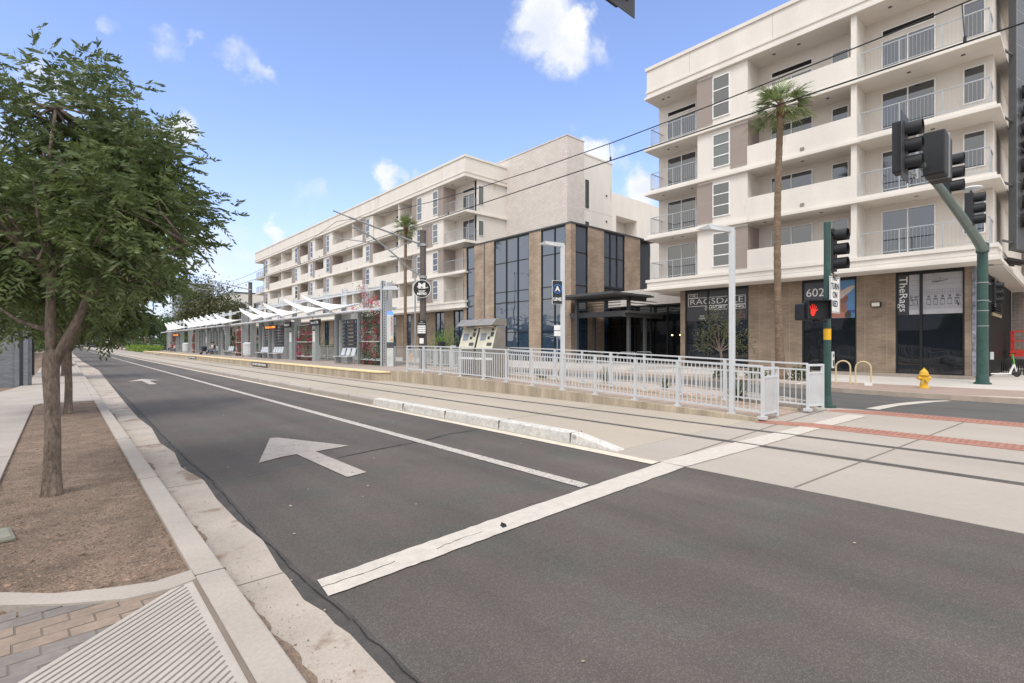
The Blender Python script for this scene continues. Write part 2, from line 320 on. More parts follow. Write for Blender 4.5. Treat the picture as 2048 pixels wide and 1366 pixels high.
def copy_tree(o, parent=None):
    c = o.copy(); C.objects.link(c)
    if parent: c.parent = parent
    for ch in list(o.children): copy_tree(ch, c)
    return c
def arrmesh(name, V, F, m, parent=None):
    """V (n,3), F (k,4) numpy"""
    me = bpy.data.meshes.new(name); me.vertices.add(len(V)); me.vertices.foreach_set('co', V.astype(np.float32).ravel())
    k = F.shape[1]; me.loops.add(F.size); me.loops.foreach_set('vertex_index', F.astype(np.int32).ravel())
    me.polygons.add(len(F)); me.polygons.foreach_set('loop_start', np.arange(0, F.size, k, dtype=np.int32)); me.polygons.foreach_set('loop_total', np.full(len(F), k, dtype=np.int32))
    me.materials.append(m); me.update(calc_edges=True); o = bpy.data.objects.new(name, me); C.objects.link(o)
    if parent: o.parent = parent
    return o
FX = Matrix(((0, 0, -1), (-1, 0, 0), (0, 1, 0)))        # text facing -X (reads towards -Y)
FY = Matrix(((1, 0, 0), (0, 0, -1), (0, 1, 0)))         # text facing -Y (reads towards +X)
FXD = Matrix(((0, 0, -1), (0, -1, 0), (-1, 0, 0)))      # facing -X, running downwards
def text(s, size, o, rot, m, parent, name='lettering', w=None, ext=.004, bold=0, align='CENTER'):
    cu = bpy.data.curves.new('t', 'FONT'); cu.body = s; cu.size = size; cu.align_x = align; cu.align_y = 'CENTER'; cu.extrude = ext; cu.offset = bold; cu.resolution_u = 3
    ob = bpy.data.objects.new('t', cu); C.objects.link(ob); bpy.context.view_layer.update()
    me = bpy.data.meshes.new_from_object(ob.evaluated_get(bpy.context.evaluated_depsgraph_get())); bpy.data.objects.remove(ob)
    xs = [v.co.x for v in me.vertices]; sx = 1
    if w and xs: sx = w / (max(xs) - min(xs))
    for v in me.vertices:
        v.co = rot @ Vector((v.co.x * sx, v.co.y, v.co.z)) + Vector(o)
    me.materials.clear(); me.materials.append(m); ob = bpy.data.objects.new(name, me); C.objects.link(ob); ob.parent = parent
    return ob

# ------------------------------------------------------------------ ground, roads, kerbs
BOT = -.5
struct(MB().sheet([(-1500, -1500), (1500, -1500), (1500, 1500), (-1500, 1500)], -.45), 'ground', M('far_ground', (.30, .25, .21), .95, var=.2, scale=.05))
YN, YF = -40, 400
struct(MB().prism([(.8, YN), (6.12, YN), (6.12, YF), (.8, YF)], BOT, 0), 'road', m_asph)
struct(MB().box(.63, .80, 3.74, YF, BOT, .15).box(.63, .80, YN, 3.735, BOT, .15), 'kerb', m_conc, bevel=.012)
gx = [(700, 1270), (670, 1249.5), (649, 1225.6), (608, 1201.6), (574, 1153.8), (560.5, 1140), (526, 1082), (475, 1042.7), (434, 1000), (408, 961.7), (362, 935), (349, 905.7), (319.5, 886), (303, 856), (276.7, 836.6), (253.6, 810), (225, 775), (197.6, 741)]
gp = [G(*p) for p in gx]
struct(MB().prism([(.795, YN), (1.2, YN), (1.18, 1.9)] + gp + [(1.42, 60), (1.42, YF), (.795, YF)], BOT, .006), 'gutter', m_gut)
cx_ = [(700, 1241), (649.3, 1194.8), (581, 1136.7), (512.6, 1065), (454.6, 1000), (422, 962), (380, 925), (340, 888), (290, 835), (240, 785)]
cp = [G(*p) for p in cx_]
struct(MB().sheet([(1.1, YN), (1.3, YN), (1.28, 1.6)] + [(x + .035, y) for x, y in cp] + [(1.5, 30), (1.45, 30)] + gp[::-1][1:-1] + [(1.2, 2)], .003), 'road_sealant', m_seal)
def ribbon(mb, pts, w, z, jit=.0):
    for i in range(len(pts) - 1):
        a, b = Vector(pts[i]), Vector(pts[i + 1]); t = (b - a).normalized(); n = Vector((-t.y, t.x)) * w / 2
        mb.add([(*(a - n), z), (*(b - n), z), (*(b + n), z), (*(a + n), z)], [(0, 1, 2, 3)])
    return mb
def crackline(mb, pts, w, z, step=.12, j=.012):
    out = []
    for i in range(len(pts) - 1):
        a, b = Vector(pts[i]), Vector(pts[i + 1]); n = max(1, int((b - a).length / step))
        for k in range(n): out.append(a.lerp(b, k / n) + Vector((rnd.uniform(-j, j), rnd.uniform(-j, j))))
    out.append(Vector(pts[-1])); ww = w
    for i in range(len(out) - 1): ribbon(mb, out[i:i + 2], ww * rnd.uniform(.5, 1.3), z)
    return mb
cr = MB(); crackline(cr, cp, .009, .008); crackline(cr, [cp[0], (1.27, 1.6), (1.29, -3)], .009, .008)
crackline(cr, [G(975, 857), G(900, 868), G(843, 883), G(760, 898), G(676, 916)], .028, .0045)
crackline(cr, [G(1150, 997), G(1090, 1003), G(1055, 1010)], .008, .0045, .05)
struct(cr, 'road_cracks', m_crack)
struct(crackline(MB(), [G(676, 916), G(600, 928), G(500, 951), G(430, 965)], .012, .0042), 'road_seam', M('seam_tar', (.13, .135, .14), .6))
# planting bed, sidewalk and ramp on the near side
struct(MB().box(-.52, .63, 3.9, 17.0, BOT, .115), 'planting_soil', m_soil)
SW = MB().prism([(-9, YN), (-1.6, YN), (-1.6, -2), (-.5, 3.8), (-.5, 16.6), (-.38, 17.0), (.625, 17.0), (.625, 44), (-.3, 44), (-.3, 60), (.625, 60), (.625, YF), (-.95, YF), (-.95, 27), (-1.1, 24), (-1.6, 20.5), (-3, 18.5), (-9, 17.5)], BOT, .15)
struct(SW, 'sidewalk', m_conc)
sj = MB()
for y in (9.3, 12.5, 16.1, 19, 22, 25, 28, 31.5, 35, 39): ribbon(sj, [(-5 if y < 17 else -1.2, y), (-.52 if y < 17 else .62, y)], .014, .154)
struct(sj, 'sidewalk_joints', M('joint_dark', (.2, .17, .15), .9))  # joints laid as thin darker lines on the concrete
gd_ = MB(); rd_ = random.Random(21)
def ragged(mb, x0, w, ya, yb, z, amp):
    n = max(6, int((yb - ya) / .05)); L_ = [(x0, ya + (yb - ya) * i / n) for i in range(n + 1)]; ph = rd_.uniform(0, 6)
    Rr = [(x0 + w * math.sin(math.pi * i / n) ** .5 * (1 + .25 * math.sin(i * .31 + ph) + .12 * math.sin(i * .9)) + rd_.uniform(-amp, amp) * .5, ya + (yb - ya) * i / n) for i in range(n + 1)]
    for i in range(n): mb.add([(*L_[i], z), (Rr[i][0], Rr[i][1], z), (Rr[i + 1][0], Rr[i + 1][1], z), (*L_[i + 1], z)], [(0, 1, 2, 3)])
for (a, b, w) in ((-1.2, 2.1, .16), (2.0, 3.7, .10), (3.7, 6.6, .075), (7.5, 9.0, .09), (9.4, 12.4, .06), (13, 16, .09), (17, 24, .06)): ragged(gd_, .806, w, a, b, .0095, .02)
tag(struct(gd_, 'gutter_dirt', M('silt', (.26, .19, .145), .95, var=.25, scale=14, var2=.25, scale2=80, bump=.6, bscale=140)), kind='structure')
struct(MB().box(-9, -.95, 17.4, YF, BOT, .10), 'verge_gravel', m_soil)
struct(MB().box(-.29, .62, 44.02, 59.98, BOT, .10), 'verge_soil', m_soil)
# curved concrete band at the end of the planting bed
b0 = [G(0, 1213, .15), G(130, 1210, .15), G(250, 1200, .15), G(342, 1179, .15)]; b1 = [(.625, 3.70), G(391, 1152, .15)]
top = [G(0, 1187, .15), G(110, 1189, .15), G(220, 1178, .15), G(310, 1165, .15), (.625, 3.82)]
band = MB().prism([(-.75, 4.02), *b0, (.625, 3.66), *top[::-1], (-.75, 4.3)], BOT, .158)
struct(band, 'planter_edge', m_conc)
pa, pb = Vector(G(342, 1179, .15)), Vector(G(34, 1366, .15)); dv = (pb - pa).normalized(); far_pt = pa + dv * 6
GRV = M('grooved_concrete', (.44, .40, .36), .85, var=.08, scale=4, var2=.06, scale2=60, bump=.1)
gap = .05
struct(MB().prism([(.625 - .0, 3.7), tuple(pa), tuple(far_pt), (.60, far_pt.y)], BOT, .150), 'ramp_slab', GRV)
gr = MB(); nrm = Vector((-dv.y, dv.x));
if nrm.x < 0: nrm = -nrm
k = 1
while k < 60:
    s0 = pa + nrm * (k * .0375)
    # clip to x<.57
    t1 = 5.0; a = s0 - dv * 0.0
    # move start back to kerb
    tt = (.565 - s0.x) / dv.x if abs(dv.x) > 1e-4 else 0
    st = s0 + dv * tt
    if st.y > 3.62: st = s0 + dv * ((3.62 - s0.y) / dv.y)
    ribbon(gr, [st, st + dv * 5], .0075, .1535); k += 1
struct(gr, 'ramp_grooves', M('groove_dark', (.24, .205, .18), .9))  # grooves drawn as thin darker strips on the slab
struct(MB().box(.606, .628, -6, 3.66, .10, .1545), 'ramp_joint', M('joint_dirt', (.21, .17, .14), .95))
# unit pavers on the left of the ramp
pv_g = M('grey_pavers', (.215, .19, .175), .85, var=.12, scale=6, var2=.1); pv_t = M('tan_pavers', (.28, .215, .17), .85, var=.15, scale=6, var2=.1)
struct(MB().prism([tuple(pa), (-.75, 4.0), (-4, 4.0), (-4, -2), tuple(far_pt)], BOT, .1425), 'paver_bed', M('paver_sand', (.17, .145, .125), .95))
pg, pt = MB(), MB(); ang = math.atan2(dv.y, dv.x)
uu = Vector((math.cos(R(200)), math.sin(R(200)))); 
for i in range(-2, 40):
    for j in range(-1, 26):
        cpt = Vector((.45, 3.95)) + Vector((-1, 0)) * (i * .105 + (.0525 if j % 2 else 0)) * 2 + Vector((0, -1)) * (j * .105)
        u = Vector((1, .06)).normalized(); v = Vector((-.06, 1)).normalized()
        q = [cpt + u * a + v * b for a, b in ((-.1, -.048), (.1, -.048), (.1, .048), (-.1, .048))]
        def side(p): return (p - pa).dot(nrm)
        yb = np.interp(-cpt.x, [-.2, .27, .75], [3.72, 3.98, 3.98])
        if all(side(p) < .22 for p in q) and all(p.y < yb + .07 for p in q) and -3.5 < cpt.x < .5:
            (pt if 3 <= j <= 5 else pg).prism([tuple(p) for p in q], .12, .1455 + rnd.uniform(-.001, .001))
struct(pg, 'grey_pavers', pv_g); struct(pt, 'tan_pavers', pv_t)
# kerb joints
kj = MB()
for y in [-1, 3.73] + [3.73 + 3.05 * i for i in range(1, 26)]: kj.box(.628, .8045, y - .004, y + .004, .0, .1512).box(.80, 1.22, y - .005, y + .005, 0, .0075)
struct(kj, 'kerb_joints', m_cj)
# track slab
struct(MB().box(6.12, 10.9, 3.6, YF, BOT, .004).box(6.12, 14.0, YN, 3.6, BOT, .004), 'track_slab', m_slabw if False else m_slab)
struct(MB().box(6.46, 10.7, 4.62, 90, .0041, .008), 'track_slab_surface', m_slabw)
rl = MB()
for x in (8.24, 9.65): rl.box(x - .075, x + .075, YN, YF, 0, .012)
struct(rl, 'rail_troughs', M('rail_rubber', (.13, .115, .105), .8, var=.15, scale=3))
rl = MB()
for x in (8.24, 9.65): rl.box(x - .028, x + .028, YN, YF, .0, .018)
struct(rl, 'rails', m_rail)
tj = MB(); tjx = [G(1590, 975), G(1700, 922), G(1857, 845)]
ribbon(tj, [(6.15, 2.12), (14.0, 1.55)], .022, .0105); ribbon(tj, [(6.15, 3.78), (10.9, 4.02), (14.0, 4.1)], .02, .0105)
for y in range(8, 90, 5): ribbon(tj, [(6.46, y + .1), (10.6, y + .3)], .014, .0105)
for y in (-1.5, -5, -9): ribbon(tj, [(6.15, y), (14.0, y)], .02, .0105)
struct(tj, 'slab_joints', M('slab_joint', (.22, .19, .17), .9))
# raised track kerb with tapered nose
tk = MB().prism([(6.17, 12.5), (6.46, 12.5), (6.46, YF), (6.17, YF)], BOT, .16)
struct(tk, 'track_kerb', m_conc, bevel=.04)
ys = [4.58, 5.5] + [5.5 + i * 1.0 for i in range(1, 8)]
tk = MB()
vs = [(6.2, 4.6, 0), (6.42, 4.6, 0), (6.2, 4.6, .02), (6.42, 4.6, .02), (6.17, 5.5, 0), (6.46, 5.5, 0), (6.2, 5.5, .17), (6.43, 5.5, .17), (6.17, 12.48, 0), (6.46, 12.48, 0), (6.2, 12.48, .17), (6.43, 12.48, .17)]
tk.add(vs, [(0, 1, 3, 2), (0, 2, 6, 4), (1, 5, 7, 3), (2, 3, 7, 6), (4, 6, 10, 8), (5, 9, 11, 7), (6, 7, 11, 10), (8, 10, 11, 9)])
struct(tk, 'painted_track_kerb', M('kerb_white_paint', (.60, .58, .54), .7, var=.12, scale=5, var2=.15, scale2=20, wear=((.34, .32, .30), 4, .66)), bevel=.02)
kj = MB()
for y in (5.5, 7.3, 9.1, 10.9): kj.box(6.168, 6.462, y - .005, y + .005, 0, .1712)
for y in range(14, 60, 3): kj.box(6.168, 6.462, y - .005, y + .005, 0, .1612)
struct(kj, 'track_kerb_joints', m_cj)
# markings
struct(MB().sheet([(4.35, 3.72), (4.52, 3.73), (4.50, 60), (4.50, 150), (4.36, 150), (4.36, 60)], .0085), 'lane_line', m_white2)
struct(MB().sheet([(5.9, 3.80), (6.10, 3.81), (6.08, 12), (6.08, 150), (5.93, 150), (5.93, 12)], .0085), 'edge_line', m_cream)
def rough_strip(mb, A, B, z, step=.09, j=.007):
    """strip between polylines A and B with slightly ragged edges"""
    def res(P):
        out = []
        for i in range(len(P) - 1):
            a, b = Vector(P[i]), Vector(P[i + 1]); n = 24
            out += [a.lerp(b, k / n) for k in range(n)]
        return out + [Vector(P[-1])]
    a, b = res(A), res(B); n = min(len(a), len(b))
    pa_ = [p + Vector((0, rnd.uniform(-j, j))) for p in a[:n]]; pb_ = [p + Vector((0, rnd.uniform(-j, j))) for p in b[:n]]
    for i in range(n - 1): mb.add([(*pb_[i], z), (*pb_[i + 1], z), (*pa_[i + 1], z), (*pa_[i], z)], [(0, 1, 2, 3)])
    return mb
st = rough_strip(MB(), [G(635, 1163), G(1000, 1035), G(1325, 925)], [G(657, 1195), G(1010, 1065), G(1369, 935)], .009)
rough_strip(st, [(6.1, 3.8), G(1460.7, 888), G(1574, 860.6), G(1694.4, 829.6)], [(6.1, 3.42), G(1515.5, 895), G(1632, 860.6), G(1734.6, 833)], .0125)
struct(st, 'stop_line', m_white)
cr = MB(); crackline(cr, [G(640, 1178), G(740, 1145), G(790, 1125)], .009, .0095, .05, .01); crackline(cr, [G(870, 1100), G(920, 1080), G(965, 1065)], .008, .0095, .05, .01)
cr.sheet([G(1003, 1046), G(1012, 1050), G(1014, 1055), G(1006, 1058), G(1000, 1053)], .0095)
struct(cr, 'paint_cracks', m_crack)
ar = MB().sheet([(2.58, 5.88), (2.86, 5.95), (2.84, 7.6), (3.40, 7.68), (2.78, 9.15), (2.66, 9.2), (1.99, 7.38), (2.32, 7.55), (2.56, 7.6)], .009)
ar.sheet([(2.6, 24.5), (2.85, 24.5), (2.85, 27), (3.3, 27), (2.75, 28.6), (2.1, 27), (2.6, 27)], .009)
struct(ar, 'road_arrow', M('arrow_paint', (.43, .385, .35), .8, var=.1, scale=5, var2=.15, scale2=80, wear=((.20, .18, .175), 16, .62)))
# red tactile strips
def tactile(x0, x1, y0, y1):
    b = MB().box(x0, x1, y1, y0, 0, .012)
    return b
tt_ = MB().prism([(10.62, 4.42), (11.0, 4.42), (11.35, 3.6), (11.45, -12), (10.85, -12), (10.78, 3.3)], 0, .0135)
tt_.prism([(13.7, 4.05), (14.15, 3.95), (14.55, 3.2), (14.6, -12), (13.95, -12), (13.85, 3.0)], 0, .0135)
struct(tt_, 'tactile_paving', m_red)
tr = MB()
for (x0, x1) in ((10.9, 11.4), (14.0, 14.5)):
    for i in range(110):
        y = 3.1 - i * .09
        tr.box(x0 + .05, x1 - .05, y - .014, y + .014, .0136, .018)
struct(tr, 'tactile_ribs', M('tactile_rib', (.32, .155, .115), .85))
# area between ramp and far road
struct(MB().box(10.9, 14.6, 3.6, 4.42, BOT, .003).box(13.12, 14.6, 4.42, 5.0, BOT, .003).box(14.0, 14.62, YN, 3.6, BOT, .003), 'island_paving', m_conc)
struct(MB().prism([(13.12, 5.0), (14.6, 5.0), (15.2, 5.6), (17.3, 10), (17.6, 30), (17.6, YF), (15.6, YF), (15.6, 19.5), (13.12, 19.5)], BOT, .05), 'median_gravel', m_bed)
struct(MB().prism([(14.6, 4.8), (14.75, 4.8), (15.33, 5.5), (17.43, 10), (17.75, 30), (17.75, YF), (17.6, YF), (17.6, 30), (17.3, 10), (15.2, 5.6), (14.6, 5.0)], BOT, .12), 'median_kerb', m_conc)
def zfar(x, y): return -.11 * max(0, min(1, (x - 14.8) / 5.6))
fr = MB()
near = [(14.62, YN), (14.62, 3.5), (14.74, 4.8), (15.3, 5.5), (17.4, 10), (17.7, 30), (17.7, YF)]; far = [(20.4, YN), (20.4, 3.5), (20.5, 4.8), (20.6, 5.5), (22.5, 10), (22.8, 30), (22.8, YF)]
for i in range(len(near) - 1):
    a, b, c_, d_ = near[i], far[i], far[i + 1], near[i + 1]
    fr.add([(a[0], a[1], .0), (b[0], b[1], -.11), (c_[0], c_[1], -.11), (d_[0], d_[1], .0)], [(0, 1, 2, 3)])
struct(fr, 'far_road', m_asph2)
cw = [(1731, 820.4), (1770, 811), (1810, 804), (1850, 799.5), (1890, 797.5)]; cw2 = [(1757, 823.4), (1800, 812), (1840, 806), (1875, 801), (1905, 798.5)]
cwb = MB(); A = [G(*p, -.045) for p in cw]; B = [G(*p, -.045) for p in cw2]
for i in range(4):
    cwb.add([(*B[i], zfar(*B[i]) + .006), (*B[i + 1], zfar(*B[i + 1]) + .006), (*A[i + 1], zfar(*A[i + 1]) + .006), (*A[i], zfar(*A[i]) + .006)], [(0, 1, 2, 3)])
struct(cwb, 'crosswalk_line', m_white)
kf = [(20.4, 2.6), (20.4, 3.5), (20.5, 4.8), (20.6, 5.5), (22.5, 10), (22.8, 30), (22.8, YF)]
kb = MB()
for i in range(len(kf) - 1):
    a, b = kf[i], kf[i + 1]; kb.prism([a, (a[0] + .16, a[1]), (b[0] + .16, b[1]), b], BOT, .045)
kb.prism([(20.4, 2.6), (20.56, 2.6), (21.1, 1.0), (22.2, -.5), (22.1, -.65), (20.95, .9)], BOT, [.045, .045, .01, -.05, -.05, .01])
struct(kb, 'far_kerb', M('kerb_tan', (.40, .33, .27), .85, var=.12, scale=3))
struct(MB().prism([(k[0] + .16, k[1]) for k in kf] + [(60, YF), (60, -12), (22.5, -12), (22.2, -.5), (21.1, 1.0)], BOT, .035), 'far_sidewalk', M('far_sidewalk_concrete', (.56, .52, .48), .85, var=.06, scale=.8, var2=.04))
struct(MB().prism([(20.6, 2.6), (20.6, 3.5), (20.7, 4.8), (20.8, 5.5), (21.5, 7.3), (24.1, 7.3), (24.1, 0.3), (21.6, .3)], .02, .0395), 'brick_pavers', M('pink_pavers', (.36, .27, .23), .85, var=.1, scale=2, var2=.08, scale2=20))
struct(MB().prism([(21.9, 7.6), (24.6, 7.6), (24.6, 22), (22.9, 22), (22.7, 12)], .02, .06), 'far_planting_gravel', m_bed)
# station platform and ramp
PZ = .40
struct(MB().prism([(10.15, 104), (10.15, 21.0), (10.3, 20.4), (10.75, 20.05), (10.9, 20), (15.4, 20), (15.4, 104)], BOT, PZ - .03), 'platform', m_wallc, bevel=.02)
struct(MB().prism([(10.13, 104), (10.13, 21.0), (10.28, 20.38), (10.73, 20.03), (15.4, 20.03), (15.4, 104)], PZ - .03, PZ), 'platform_paving', m_plat)
struct(MB().prism([(10.125, 104), (10.125, 21.0), (10.27, 20.36), (10.72, 20.01), (10.72, 104)], PZ - .045, PZ + .006), 'platform_edge', m_yel)
def rz(y): return float(np.interp(y, [4.3, 12.5, 17, 20], [.03, .31, .40, .40]))
rp_ = MB(); yy = [4.42, 6, 8, 10, 12.5, 15, 17, 20.02]
for i in range(len(yy) - 1):
    a, b = yy[i], yy[i + 1]
    rp_.prism([(10.98, a), (12.9, a), (12.9, b), (10.98, b)], BOT, [rz(a), rz(a), rz(b), rz(b)])
struct(rp_, 'ramp_paving', m_paver)
rw = MB()
for i in range(len(yy) - 1):
    a, b = yy[i], yy[i + 1]
    for x0, x1 in ((10.74, 10.98), (12.9, 13.12)):
        rw.prism([(x0, a), (x1, a), (x1, b), (x0, b)], BOT, [rz(a) + .05, rz(a) + .05, rz(b) + .05, rz(b) + .05])
struct(rw, 'ramp_kerb', m_wallc)
rm = MB()
for i in range(40): rm.box(10.99, 12.89, 4.6 + i * .38, 4.612 + i * .38, rz(4.6 + i * .38), rz(4.6 + i * .38) + .003)
for x in (11.5, 12, 12.5):
    for i in range(len(yy) - 1):
        a, b = yy[i], yy[i + 1]; rm.add([(x - .006, a, rz(a) + .002), (x + .006, a, rz(a) + .002), (x + .006, b, rz(b) + .002), (x - .006, b, rz(b) + .002)], [(0, 1, 2, 3)])
struct(rm, 'ramp_paver_joints', M('paver_joint', (.28, .21, .175), .9))
struct(MB().prism([(13.05, 5.6), (13.5, 5.9), (14.35, 4.9), (14.5, 4.55), (14.2, 4.35), (13.35, 4.35), (13.12, 4.42)], BOT, [.32, .32, .12, .02, .02, .25, .3]), 'ramp_end_kerb', m_conc, bevel=.04)

# loose stones and litter on the soil (too many to count)
def pebbles(name, region, n, s0, s1, m, z, label):
    V, F = [], []; base = np.array([(1, 0, 0), (-1, 0, 0), (0, 1, 0), (0, -1, 0), (0, 0, .7), (0, 0, -.7)])
    T = np.array([(0, 2, 4), (2, 1, 4), (1, 3, 4), (3, 0, 4)])
    for i in range(n):
        x, y = region(i); s = nr.uniform(s0, s1) * (1 if nr.random() < .93 else 2); a = nr.uniform(0, 6.28); q = base * s * nr.uniform(.6, 1.2, 3)
        c_, s_ = math.cos(a), math.sin(a); q = np.stack([q[:, 0] * c_ - q[:, 1] * s_, q[:, 0] * s_ + q[:, 1] * c_, q[:, 2]], 1) + (x, y, z); V.append(q); F.append(T + 6 * i)
    return tag(arrmesh(name, np.concatenate(V), np.concatenate(F), m), label, 'gravel', kind='stuff')
pebbles('gravel', lambda i: (nr.uniform(-.5, .62), 4.0 + 13 * nr.random() ** 1.6), 10000, .003, .011, m_stone, .117, 'loose brown gravel scattered on the soil of the tree bed')
pebbles('gutter_grit', lambda i: (.81 + abs(nr.normal(0, .13)), nr.uniform(.4, 12) if i % 3 else nr.uniform(1.2, 2.4)), 3200, .0015, .0045, m_stone, .010, 'dark grit washed along the gutter')
pebbles('litter', lambda i: (nr.choice([nr.uniform(-.45, .6), nr.uniform(.62, 1.2), nr.uniform(1.3, 9)]), nr.uniform(1.2, 16)), 170, .006, .014, M('dry_leaf', (.45, .38, .28), .9, var=.5, scale=9), .012, 'dry leaf bits scattered on road and kerb')
pebbles('river_stones', lambda i: (nr.uniform(13.15, 14.9), nr.uniform(5.1, 19)), 3500, .03, .07, M('river_stone', (.42, .32, .27), .9, var=.4, scale=4), .06, 'pinkish river stones lying along the far side of the ramp')

# ------------------------------------------------------------------ railings
def fence(X, ys, y_end, zf, name, label, group, panel):
    """ys posts along Y"""
    t = empty(name, (X, ys[0], 0), label, 'fence', group); pm = m_galv
    L = lambda x, y, z: (x - X, y - ys[0], z)
    bal = MB(); RB = [(1.07, .05, .04), (.93, .035, .035), (.12, .04, .04)]; RM = [MB() for _ in RB]
    for i, y in enumerate(ys):
        z = zf(y); big = i % 3 == 2
        w = .038 if big else .029
        p = MB().box(-w, w, y - ys[0] - w, y - ys[0] + w, z - .03, z + 1.06); p.box(-.07, .07, y - ys[0] - .08, y - ys[0] + .08, z - .03, z + .035)
        p.build('post', pm, t)
    for i in range(len(ys) - 1):
        a, b = ys[i], ys[i + 1]; za, zb = zf(a), zf(b)
        [q.bar(L(X, a, za + h_), L(X, b, zb + h_), u_, v_) for q, (h_, u_, v_) in zip(RM, RB)]
        n = int(abs(b - a) / .115)
        for k in range(1, n):
            y = a + (b - a) * k / n; z = zf(y); bal.box(-.009, .009, y - ys[0] - .009, y - ys[0] + .009, z + .12, z + .92)
    if panel:
        a, b = ys[0], y_end; za = zf(a)
    [q.build('rail', pm, t) for q in RM]; bal.build('balusters', pm, t)
    return t
f1y = [5.0, 6.29, 7.48, 8.76, 9.96, 11.21, 12.46, 13.64, 15.01, 16.28, 17.5, 18.8]
nf = fence(10.86, [4.36] + f1y, 0, lambda y: rz(y) + .05, 'ramp_railing', 'pale steel railing along the track side of the platform ramp, nearest the road', 'railings along the ramp', 0)
ff = fence(13.0, [4.2, 4.97, 6.17, 7.47, 8.63, 9.86, 11.05, 12.3, 13.49, 14.8, 16.1, 17.4, 18.7], 0, lambda y: rz(y) + .05, 'ramp_railing', 'pale steel railing along the street side of the ramp, behind the nearer railing', 'railings along the ramp', 0)
def gate_leaf(x0, y0, x1, y1, z, par):
    ox, oy = par.location.x, par.location.y; a = (x0 - ox, y0 - oy); b = (x1 - ox, y1 - oy)
    f = MB(); f.bar((*a, z + 1.04), (*b, z + 1.04), .05, .05).bar((*b, z), (*b, z + 1.06), .06, .06).bar((*a, z + .86), (*b, z + .86), .04, .04).bar((*a, z + .1), (*b, z + .1), .04, .04)
    f.build('end_frame', m_galv, par)
    f = MB(); f.bar((*a, z + .48), (*b, z + .48), .02, .72); f.build('end_panel', M('end_panel', (.50, .51, .52), .5), par)
gate_leaf(10.9, 4.36, 11.55, 4.34, .06, nf); gate_leaf(13.0, 4.2, 13.42, 4.02, .08, ff)
# railing at the back of the platform
pr = fence(15.2, [20.3 + 1.5 * i for i in range(0, 24)], 0, lambda y: PZ, 'platform_railing', 'pale steel railing along the back edge of the station platform', None, 0)

# ------------------------------------------------------------------ apartment buildings
FL = [5.75, 8.65, 11.52, 14.40]; SOF = [8.35, 11.22, 14.10, 17.45]; FX0 = 28.3; BW = 29.95
def window(par, axis, c, a0, a1, z0, z1, mullv=0, mullh=(), glass=None, fw=.05, name='window', frame=None):
    """window on wall plane (axis 'x': plane X=c facing -X, a is Y; axis 'y': plane Y=c facing -Y, a is X)"""
    frame = frame or m_frame; f, g = MB(), MB()
    def B(mb, p0, p1, q0, q1, d0, d1):
        if axis == 'x': mb.box(c - d1, c - d0, p0, p1, q0, q1)
        else: mb.box(p0, p1, c - d1, c - d0, q0, q1)
    B(f, a0, a0 + fw, z0, z1, .0, .05); B(f, a1 - fw, a1, z0, z1, .0, .05); B(f, a0 + fw, a1 - fw, z1 - fw, z1, .0, .05); B(f, a0 + fw, a1 - fw, z0, z0 + fw, .0, .055)
    for i in range(mullv):
        m_ = a0 + (a1 - a0) * (i + 1) / (mullv + 1); B(f, m_ - fw / 2, m_ + fw / 2, z0 + fw, z1 - fw, .0, .045)
    for z in mullh: B(f, a0 + fw, a1 - fw, z - fw * .5, z + fw * .5, .0, .048)
    B(g, a0 + fw * .8, a1 - fw * .8, z0 + fw * .8, z1 - fw * .8, .002, .015)
    fo = f.build(name, frame, par); g.build('pane', glass or m_gl, fo); return fo
